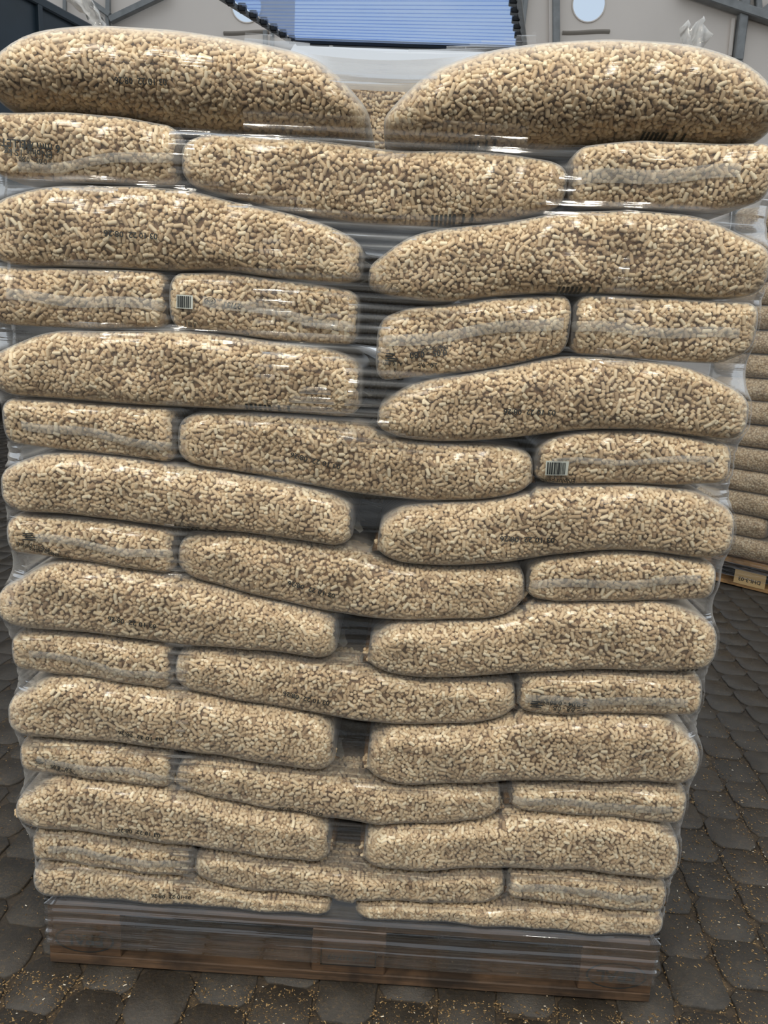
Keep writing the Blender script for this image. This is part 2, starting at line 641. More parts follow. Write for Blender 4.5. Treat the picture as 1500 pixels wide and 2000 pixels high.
for k, (x, z, r) in enumerate(ports):
    n = 32
    vs = [(x + r * math.cos(2 * PI * i / n), YW, z + r * math.sin(2 * PI * i / n)) for i in range(n)]
    w = link('window_%d' % (k + 1), mesh('window', vs, [list(range(n))], M['pane']))
    tag(w, kind='structure')
    # welded rim around the round window
    R1, R2 = r * 0.985, r * 1.07
    V, F = [], []
    for i in range(n):
        a = 2 * PI * i / n
        for (rr, yy) in ((R1, YW - 0.012), (R2, YW - 0.012), (R2, YW), (R1, YW)):
            V.append((x + rr * math.cos(a), yy, z + rr * math.sin(a)))
    for i in range(n):
        j = (i + 1) % n
        for q in range(4):
            F.append((i * 4 + q, j * 4 + q, j * 4 + (q + 1) % 4, i * 4 + (q + 1) % 4))
    link('window_frame', mesh('window_frame', V, F, M['fabric'], True), w)
    # folded flap seam under the window
    zc = z - r - 0.13
    V = [(x + dx, YW - dy, zc + dz + 0.02 * math.sin(dx * 5)) for dx in np.linspace(-0.33, 0.33, 12) for (dy, dz) in ((0.0, 0.03), (0.03, 0.0), (0.0, -0.03))]
    link('window_flap', mesh('window_flap', V, grid_faces(12, 3), M['stain'], True), w)


def wpt(px, py, dy=0.0):
    return onY(px, py, YW - dy)


trim_n = [0]


def trim(pa, pb, w, h, dy=0.08, mat='steel'):
    trim_n[0] += 1
    o = bar('trim_%d' % trim_n[0], wpt(*pa, dy), wpt(*pb, dy), w, h, M[mat])
    tag(o, kind='structure')
    return o


# steel frame members of the gable (posts, rafters, braces)
trim((1085, -60), (1090, 700), 0.10, 0.10)
trim((1075, -60), (1080, 700), 0.05, 0.05, 0.05, 'fabric')
trim((1462, -60), (1440, 120), 0.14, 0.12)
trim((1440, 120), (1432, 700), 0.14, 0.12)
trim((1330, -22), (1560, 55), 0.14, 0.12, 0.12)
trim((1478, -40), (1482, 28), 0.09, 0.08)
trim((1482, 30), (1530, -12), 0.09, 0.08)
trim((1432, 36), (1425, 110), 0.05, 0.05, 0.03, 'fabric')
trim((1015, -60), (1024, 700), 0.10, 0.12, 0.06)
trim((1034, -60), (1020, 60), 0.06, 0.06, 0.1)
trim((127, -60), (124, 700), 0.05, 0.05)
trim((212, -60), (205, 700), 0.07, 0.06)
trim((215, 40), (330, -15), 0.10, 0.09, 0.12)
trim((150, -16), (215, 30), 0.07, 0.07, 0.12)
trim((518, 60), (522, 700), 0.06, 0.06)
trim((532, 60), (536, 700), 0.05, 0.05)

# ---- overhead sectional door in its open position: ribbed translucent panels running out under the roof
m, nt = newmat('blue_translucent_panel')
out = N(nt, 'ShaderNodeOutputMaterial')
d1 = N(nt, 'ShaderNodeBsdfPrincipled')
d1.inputs['Base Color'].default_value = srgb(190, 212, 250)
d1.inputs['Roughness'].default_value = 0.35
d2 = N(nt, 'ShaderNodeBsdfTranslucent')
tcn = N(nt, 'ShaderNodeTexCoord')
L(nt, ramp(nt, noise(nt, tcn.outputs['Object'], 0.9, 3), [(0.35, srgb(190, 212, 250)), (0.65, srgb(235, 242, 255))]), d2.inputs[0])
mx = N(nt, 'ShaderNodeMixShader')
mx.inputs[0].default_value = 0.5
L(nt, d1.outputs[0], mx.inputs[1])
L(nt, d2.outputs[0], mx.inputs[2])
d3 = N(nt, 'ShaderNodeBsdfTransparent')
d3.inputs[0].default_value = srgb(196, 220, 255)
mx3 = N(nt, 'ShaderNodeMixShader')
mx3.inputs[0].default_value = 0.62
L(nt, mx.outputs[0], mx3.inputs[1])
L(nt, d3.outputs[0], mx3.inputs[2])
L(nt, mx3.outputs[0], out.inputs[0])
M['blue_panel'] = m
farL, farR = onY(577, 76, YW - 0.15), onY(1014, 91, YW - 0.15)
nearL, nearR = onY(462, 2, 8.85), onY(1000, 3, 8.85)
door = empty('door_1', tuple(0.5 * (farL + farR)))
tag(door, kind='structure')
dirL, dirR = nearL - farL, nearR - farR
NS = 17
for k in range(NS):
    t0, t1 = k * 0.085, k * 0.085 + 0.079
    V = []
    for s in np.linspace(0, 1, 3):
        for (t, dz) in ((t0, 0), (t0 + 0.012, 0.018), ((t0 + t1) / 2, 0.03), (t1 - 0.012, 0.018), (t1, 0)):
            pL, pR = farL + dirL * t, farR + dirR * t
            q = pL + (pR - pL) * s
            V.append((q[0], q[1], q[2] - dz))
    F = grid_faces(3, 5).tolist()
    link('slat', mesh('slat', V, F, M['blue_panel'], True), door)
    tm = (t0 + t1) / 2
    if k % 2 == 0:
        for (P0, dd, sg) in ((farL, dirL, -1), (farR, dirR, 1)):
            q = P0 + dd * tm
            me = box_mesh('hinge_bracket', 0.09, 0.10, 0.09, M['black_plastic'], 0.008)
            o = link('hinge_bracket', me)
            o.parent = door
            o.matrix_parent_inverse = door.matrix_basis.inverted()
            o.location = (q[0] + sg * 0.02, q[1], q[2] - 0.07)
for (P0, dd, sg) in ((farL, dirL, -1), (farR, dirR, 1)):
    a = P0 + np.array([sg * 0.09, 0, -0.02])
    b = P0 + dd * 1.5 + np.array([sg * 0.09, 0, -0.02])
    bar('rail', a, b, 0.06, 0.05, M['steel'], door)
bar('lintel_seal', farL + np.array([0, 0.05, -0.02]), farR + np.array([0, 0.05, -0.02]), 0.08, 0.08, M['black_plastic'], door)


# ================================================================== THE STACK OF PELLET BAGS
# ---- a packed carpet of pellets, wrapped at its borders; windows of it are laid on the bags
CW, CH, RS = 1.0, 0.64, 0.001
occ = np.zeros((int(CH / RS), int(CW / RS)), bool)
NH, NWd = occ.shape
carpet = []
RAD = 0.0033
fails = 0
lat = np.arange(-3, 4)
for step in range(80000):
    early = step < 12000
    endon = random.random() < 0.33
    Lp = random.uniform(0.009, 0.0155) if early else random.uniform(0.006, 0.010)
    if endon:
        tilt = random.uniform(0.9, 1.45)
    else:
        tilt = random.gauss(0, 0.16)
    fl_ = max(0.0065, Lp * math.cos(tilt))
    cx, cy, an = random.random() * CW, random.random() * CH, random.random() * PI
    ca, sa = math.cos(an), math.sin(an)
    n = max(2, int(fl_ / RS * 0.7))
    tt = np.linspace(-fl_ / 2 + 0.001, fl_ / 2 - 0.001, n)
    X = ((cx + tt[:, None] * ca - lat[None, :] * 0.00095 * sa) / RS).astype(int) % NWd
    Y = ((cy + tt[:, None] * sa + lat[None, :] * 0.00095 * ca) / RS).astype(int) % NH
    if occ[Y, X].mean() > (0.04 if early else 0.11):
        continue
    occ[Y, X] = True
    carpet.append((cx, cy, an, tilt, Lp, random.uniform(-0.0004, 0.0009)))
for step in range(8500):      # a second, deeper layer that fills the gaps
    carpet.append((random.random() * CW, random.random() * CH, random.random() * PI, random.gauss(0, 0.5), random.uniform(0.008, 0.013), 0.0046))
carpet = np.array(carpet)
print('carpet pellets', len(carpet), 'cover', occ.mean())


def smooth1(a, s):
    k = int(s * 3) + 1
    w = np.exp(-0.5 * (np.arange(-k, k + 1) / s) ** 2)
    w /= w.sum()
    ap = np.concatenate([np.full(k, a[0]), a, np.full(k, a[-1])])
    return np.convolve(ap, w, 'valid')


class Bag:
    """a filled bag: outline in front view (top and bottom lines over x), a rounded profile in depth, tapering ends"""

    def __init__(s, y0, xl, xr, top, bot, depth, r=0.055, nexp=2.2, leL=0.045, leR=0.045, zend=(None, None), seed=0, lump=0.0025, depth_line=0.03, tipmin=0.11, world=False, top_line=None):
        s.y0, s.depth, s.r, s.nexp = y0, depth, r, nexp
        if not world:
            conv = lambda P, dl: np.array([onY(px, py, y0 + dl) for px, py in P])
            T, B = conv(top, top_line or depth_line), conv(bot, depth_line)
            zl, zr = (zend[0] or 0.5 * (top[0][1] + bot[0][1])), (zend[1] or 0.5 * (top[-1][1] + bot[-1][1]))
            PL, PR = onY(xl, zl, y0 + 0.07), onY(xr, zr, y0 + 0.07)
            s.xl, s.xr, s.zl, s.zr = PL[0], PR[0], PL[2], PR[2]
        else:
            T = np.array([(a, 0, b) for a, b in top])
            B = np.array([(a, 0, b) for a, b in bot])
            s.xl, s.xr = xl, xr
            s.zl, s.zr = 0.5 * (T[0, 2] + B[0, 2]), 0.5 * (T[-1, 2] + B[-1, 2])
        s.gx = np.linspace(s.xl, s.xr, 90)
        s.gt = smooth1(np.interp(s.gx, T[:, 0], T[:, 2]), 3.0) - 0.0003
        s.gb = smooth1(np.interp(s.gx, B[:, 0], B[:, 2]), 3.0) + 0.0003
        s.gt = np.maximum(s.gt, s.gb + 0.03)
        s.leL, s.leR, s.tipmin = leL, leR, tipmin
        s.h = 0.5 * float(np.median(s.gt - s.gb))
        # arc-length parametrisation along the bag
        s.set_length()
        # cross-section polyline: distance from the front, height in -1..1
        rr, n = r, nexp
        th = np.linspace(PI / 2, -PI / 2, 61)
        fcy = rr * (1 - np.abs(np.cos(th)) ** (2 / n))
        fcz = np.sign(np.sin(th)) * np.abs(np.sin(th)) ** (2 / n)
        ext = np.linspace(depth - rr, rr, 30)[:-1]
        cy = np.concatenate([ext, fcy, ext[::-1], depth - fcy[::-1]])
        cz = np.concatenate([np.ones(29), fcz, -np.ones(29), fcz[::-1]])
        d = np.hypot(np.diff(np.append(cy, cy[0])), np.diff(np.append(cz, cz[0])) * s.h)
        s.cq = np.concatenate([[0], np.cumsum(d)])
        s.cy, s.cz = np.append(cy, cy[0]), np.append(cz, cz[0])
        s.Q = s.cq[-1]
        s.qtop = s.cq[28]          # where the front arc starts
        s.qbot = s.cq[29 + 60]     # where it ends
        g = np.random.default_rng(seed + 100)
        s.ph = g.random(6) * 7
        s.lump = lump

    def set_length(s):
        s.aL = 0.5 * PI * 0.5 * (s.leL + s.h * (1 - s.tipmin))
        s.aR = 0.5 * PI * 0.5 * (s.leR + s.h * (1 - s.tipmin))
        s.A = s.aL + (s.xr - s.leR) - (s.xl + s.leL) + s.aR

    def F(s, a, q):
        a = np.asarray(a, float)
        q = np.asarray(q, float)
        x = s.xl + s.leL + (a - s.aL)
        e = np.ones_like(x)
        L_ = a < s.aL
        ph = np.clip((s.aL - a) / s.aL, 0, 1) * PI / 2
        x = np.where(L_, s.xl + s.leL * (1 - np.sin(ph)), x)
        e = np.where(L_, np.cos(ph) ** 0.5, e)
        R_ = a > s.A - s.aR
        ph = np.clip((a - (s.A - s.aR)) / s.aR, 0, 1) * PI / 2
        x = np.where(R_, s.xr - s.leR * (1 - np.sin(ph)), x)
        e = np.where(R_, np.cos(ph) ** 0.5, e)
        em = s.tipmin + (1 - s.tipmin) * e
        t, b = np.interp(x, s.gx, s.gt), np.interp(x, s.gx, s.gb)
        h, zc = 0.5 * (t - b), 0.5 * (t + b)
        ze = np.where(x < 0.5 * (s.xl + s.xr), s.zl, s.zr)
        zc = ze + (zc - ze) * np.clip(e * 1.5, 0, 1)
        cy = np.interp(q % s.Q, s.cq, s.cy)
        cz = np.interp(q % s.Q, s.cq, s.cz)
        f = cy / s.depth
        rec = s.r * 0.9 * (1 - e)
        y = s.y0 + rec + f * (s.depth - 2 * rec)
        z = zc + cz * h * em
        w = s.lump * (np.sin(x * 31 + s.ph[0] + z * 20) + np.sin(x * 57 + s.ph[1] - z * 33) * 0.7 + np.sin(z * 60 + x * 12 + s.ph[2]) * 0.6)
        y = y + w * np.clip(1 - cy / 0.06, 0, 1) * e
        return np.stack([x, y, z], -1)

    def frame(s, a, q):
        d = 0.0015
        P = s.F(a, q)
        ta = s.F(np.minimum(a + d, s.A), q) - s.F(np.maximum(a - d, 0), q)
        tq = s.F(a, q + d) - s.F(a, q - d)
        ta /= np.linalg.norm(ta, axis=-1, keepdims=True) + 1e-9
        n = np.cross(tq, ta)
        n /= np.linalg.norm(n, axis=-1, keepdims=True) + 1e-9
        c = np.cross(n, ta)
        return P, ta, c, n      # n points outward

    def skin(s, na=56, nq=72, inset=0.0):
        a = np.concatenate([np.linspace(0, s.aL, 9)[:-1], np.linspace(s.aL, s.A - s.aR, na)[:-1], np.linspace(s.A - s.aR, s.A, 9)])
        # denser where the front arc is
        q = np.concatenate([np.linspace(0, s.qtop, 12)[:-1], np.linspace(s.qtop, s.qbot, nq - 34)[:-1], np.linspace(s.qbot, s.Q, 24)[:-1]])
        Ag, Qg = np.meshgrid(a, q, indexing='ij')
        if inset:
            P, _, _, n = s.frame(Ag.ravel(), Qg.ravel())
            V = P - n * inset
        else:
            V = s.F(Ag.ravel(), Qg.ravel())
        nu, nv = len(a), len(q)
        F = grid_faces(nu, nv, True)
        F = [list(f)[::-1] for f in F]
        F.append([i for i in range(nv)][::-1])
        F.append([(nu - 1) * nv + i for i in range(nv)])
        return V, F, Ag.ravel(), Qg.ravel()

    def front(s, x, z, off=0.0):
        """point on the front of the bag at x, z"""
        x = np.asarray(x, float)
        z = np.asarray(z, float)
        a = np.interp(x, s.F(np.linspace(0, s.A, 200), np.full(200, 0.5 * (s.qtop + s.qbot)))[:, 0], np.linspace(0, s.A, 200))
        q = np.full_like(x, 0.5 * (s.qtop + s.qbot))
        lo, hi = np.full_like(x, s.qtop), np.full_like(x, s.qbot)
        for _ in range(26):
            q = 0.5 * (lo + hi)
            zz = s.F(a, q)[..., 2]
            up = zz > z
            lo, hi = np.where(up, q, lo), np.where(up, hi, q)
        P, ta, c, n = s.frame(a, q)
        n = np.where(n[..., 1:2] > 0, -n, n)
        return P + n * (np.asarray(off)[..., None] if np.ndim(off) else off)


# ---- the node group that sets pellets on points
def pellet_nodes():
    ng = bpy.data.node_groups.new('pellets_on_points', 'GeometryNodeTree')
    ng.interface.new_socket('Geometry', in_out='INPUT', socket_type='NodeSocketGeometry')
    ng.interface.new_socket('Geometry', in_out='OUTPUT', socket_type='NodeSocketGeometry')
    gi, go = N(ng, 'NodeGroupInput'), N(ng, 'NodeGroupOutput')
    cyl = N(ng, 'GeometryNodeMeshCylinder')
    cyl.inputs['Vertices'].default_value = 9
    cyl.inputs['Side Segments'].default_value = 6
    cyl.inputs['Radius'].default_value = 1.0
    cyl.inputs['Depth'].default_value = 1.0
    pos = N(ng, 'GeometryNodeInputPosition')
    sep = N(ng, 'ShaderNodeSeparateXYZ')
    L(ng, pos.outputs[0], sep.inputs[0])
    az = N(ng, 'ShaderNodeMath', operation='ABSOLUTE')
    L(ng, sep.outputs[2], az.inputs[0])
    gt = N(ng, 'ShaderNodeMath', operation='GREATER_THAN')
    L(ng, az.outputs[0], gt.inputs[0])
    gt.inputs[1].default_value = 0.45
    k = N(ng, 'ShaderNodeMath', operation='MULTIPLY_ADD')
    L(ng, gt.outputs[0], k.inputs[0])
    k.inputs[1].default_value = -0.24
    k.inputs[2].default_value = 1.0
    mx, my = N(ng, 'ShaderNodeMath', operation='MULTIPLY'), N(ng, 'ShaderNodeMath', operation='MULTIPLY')
    L(ng, sep.outputs[0], mx.inputs[0])
    L(ng, k.outputs[0], mx.inputs[1])
    L(ng, sep.outputs[1], my.inputs[0])
    L(ng, k.outputs[0], my.inputs[1])
    # push the second ring towards the end so that the rounding is short
    mz = N(ng, 'ShaderNodeMath', operation='MULTIPLY')
    g2 = N(ng, 'ShaderNodeMath', operation='COMPARE')
    L(ng, az.outputs[0], g2.inputs[0])
    g2.inputs[1].default_value = 0.3333
    g2.inputs[2].default_value = 0.02
    k2 = N(ng, 'ShaderNodeMath', operation='MULTIPLY_ADD')
    L(ng, g2.outputs[0], k2.inputs[0])
    k2.inputs[1].default_value = 0.26
    k2.inputs[2].default_value = 1.0
    L(ng, sep.outputs[2], mz.inputs[0])
    L(ng, k2.outputs[0], mz.inputs[1])
    cmb = N(ng, 'ShaderNodeCombineXYZ')
    for i, o in enumerate((mx, my, mz)):
        L(ng, o.outputs[0], cmb.inputs[i])
    sp = N(ng, 'GeometryNodeSetPosition')
    L(ng, cyl.outputs['Mesh'], sp.inputs['Geometry'])
    L(ng, cmb.outputs[0], sp.inputs['Position'])
    ss = N(ng, 'GeometryNodeSetShadeSmooth')
    L(ng, sp.outputs[0], ss.inputs[0])
    sm = N(ng, 'GeometryNodeSetMaterial')
    sm.inputs['Material'].default_value = M['pellet']
    L(ng, ss.outputs[0], sm.inputs[0])
    ip = N(ng, 'GeometryNodeInstanceOnPoints')
    L(ng, gi.outputs[0], ip.inputs['Points'])
    L(ng, sm.outputs[0], ip.inputs['Instance'])

    def att(name, dt):
        n = N(ng, 'GeometryNodeInputNamedAttribute', data_type=dt)
        n.inputs['Name'].default_value = name
        return n.outputs['Attribute']
    L(ng, att('is_pellet', 'BOOLEAN'), ip.inputs['Selection'])
    er = N(ng, 'FunctionNodeEulerToRotation')
    L(ng, att('rot', 'FLOAT_VECTOR'), er.inputs[0])
    L(ng, er.outputs[0], ip.inputs['Rotation'])
    L(ng, att('scl', 'FLOAT_VECTOR'), ip.inputs['Scale'])
    jg = N(ng, 'GeometryNodeJoinGeometry')
    L(ng, gi.outputs[0], jg.inputs[0])
    L(ng, ip.outputs[0], jg.inputs[0])
    L(ng, jg.outputs[0], go.inputs[0])
    return ng


PNG = pellet_nodes()
TOTAL = [0]


def pellet_points(bag, q0, q1, a0=0.0, a1=None, seed=0):
    g = np.random.default_rng(seed)
    a1 = bag.A if a1 is None else a1
    ou, ov = g.random() * CW, g.random() * CH
    fl1, fl2 = g.random() < 0.5, g.random() < 0.5
    C = carpet.copy()
    an = C[:, 2]
    if fl1:
        C[:, 0] = CW - C[:, 0]
        an = PI - an
    if fl2:
        C[:, 1] = CH - C[:, 1]
        an = -an
    u = (C[:, 0] + ou) % CW + a0
    v = (C[:, 1] + ov) % CH + q0
    k = (u < a1) & (v < q1) & (u > 0.012) & (u < bag.A - 0.012)
    u, v, an, tilt, Lp, dep = u[k], v[k], an[k], C[k, 3], C[k, 4], C[k, 5]
    # fewer pellets where the bag narrows
    e = np.minimum(np.clip(u / bag.aL, 0, 1), np.clip((bag.A - u) / bag.aR, 0, 1))
    keep = g.random(len(u)) < (0.45 + 0.55 * np.sin(e * PI / 2))
    u, v, an, tilt, Lp, dep = [w[keep] for w in (u, v, an, tilt, Lp, dep)]
    P, ta, c, n = bag.frame(u, v)
    cen = bag.F(np.full(1, bag.A / 2), np.full(1, 0.0))
    P = P - n * (RAD + 0.0012 + dep + np.abs(np.sin(tilt)) * Lp * 0.38)[:, None]
    ax = (ta * np.cos(an)[:, None] + c * np.sin(an)[:, None]) * np.cos(tilt)[:, None] + n * np.sin(tilt)[:, None]
    ax /= np.linalg.norm(ax, axis=1, keepdims=True)
    # euler that turns z onto ax:  Rz(phi) Ry(theta)
    th = np.arccos(np.clip(ax[:, 2], -1, 1))
    ph = np.arctan2(ax[:, 1], ax[:, 0])
    rot = np.stack([np.zeros_like(th), th, ph], -1)
    rad = RAD * (0.93 + 0.14 * g.random(len(u)))
    scl = np.stack([rad, rad, Lp], -1)
    tone = np.clip(g.normal(0.54, 0.25, len(u)), 0, 1)
    return P, rot, scl, tone


def bag_object(bag, name, label, group, seed, wins, parent_z=None, skin_mat='skin', fine=True):
    root = empty(name, (0.5 * (bag.xl + bag.xr), bag.y0 + bag.depth / 2, float(bag.gb.min())))
    tag(root, label, 'pellet bag', group)
    V, F, ag, qg = bag.skin()
    me = mesh('bag_skin', V, F, M[skin_mat], True)
    uvl = me.uv_layers.new(name='UVMap')
    li = np.zeros(len(me.loops), int)
    me.loops.foreach_get('vertex_index', li)
    uv = np.stack([ag[li] + seed * 0.37, qg[li]], -1)
    uvl.data.foreach_set('uv', uv.ravel().astype(np.float32))
    link('bag_skin', me, root)
    Vc, Fc, _, _ = bag.skin(na=34, nq=58, inset=0.0095 if fine else 0.003)
    if fine:
        parts = [pellet_points(bag, *w, seed=seed * 11 + i) for i, w in enumerate(wins)]
        P, rot, scl, tone = [np.concatenate([p[i] for p in parts]) for i in range(4)]
        nc = len(Vc)
        TOTAL[0] += len(P)
        me = mesh('pellets', np.concatenate([Vc, P]), Fc, M['core'], True)
        for nm, ty, dat in (('is_pellet', 'BOOLEAN', np.concatenate([np.zeros(nc, bool), np.ones(len(P), bool)])), ('tone', 'FLOAT', np.concatenate([np.zeros(nc), tone])), ('rot', 'FLOAT_VECTOR', np.concatenate([np.zeros((nc, 3)), rot])), ('scl', 'FLOAT_VECTOR', np.concatenate([np.ones((nc, 3)), scl]))):
            a = me.attributes.new(nm, ty, 'POINT')
            if ty == 'FLOAT_VECTOR':
                a.data.foreach_set('vector', dat.astype(np.float32).ravel())
            else:
                a.data.foreach_set('value', dat if ty == 'BOOLEAN' else dat.astype(np.float32))
        o = link('pellets', me, root)
        md = o.modifiers.new('pellets', 'NODES')
        md.node_group = PNG
    else:
        o = link('pellets', mesh('pellets', Vc, Fc, M['pellet_mass'], True), root)
    o['kind'] = 'stuff'
    return root


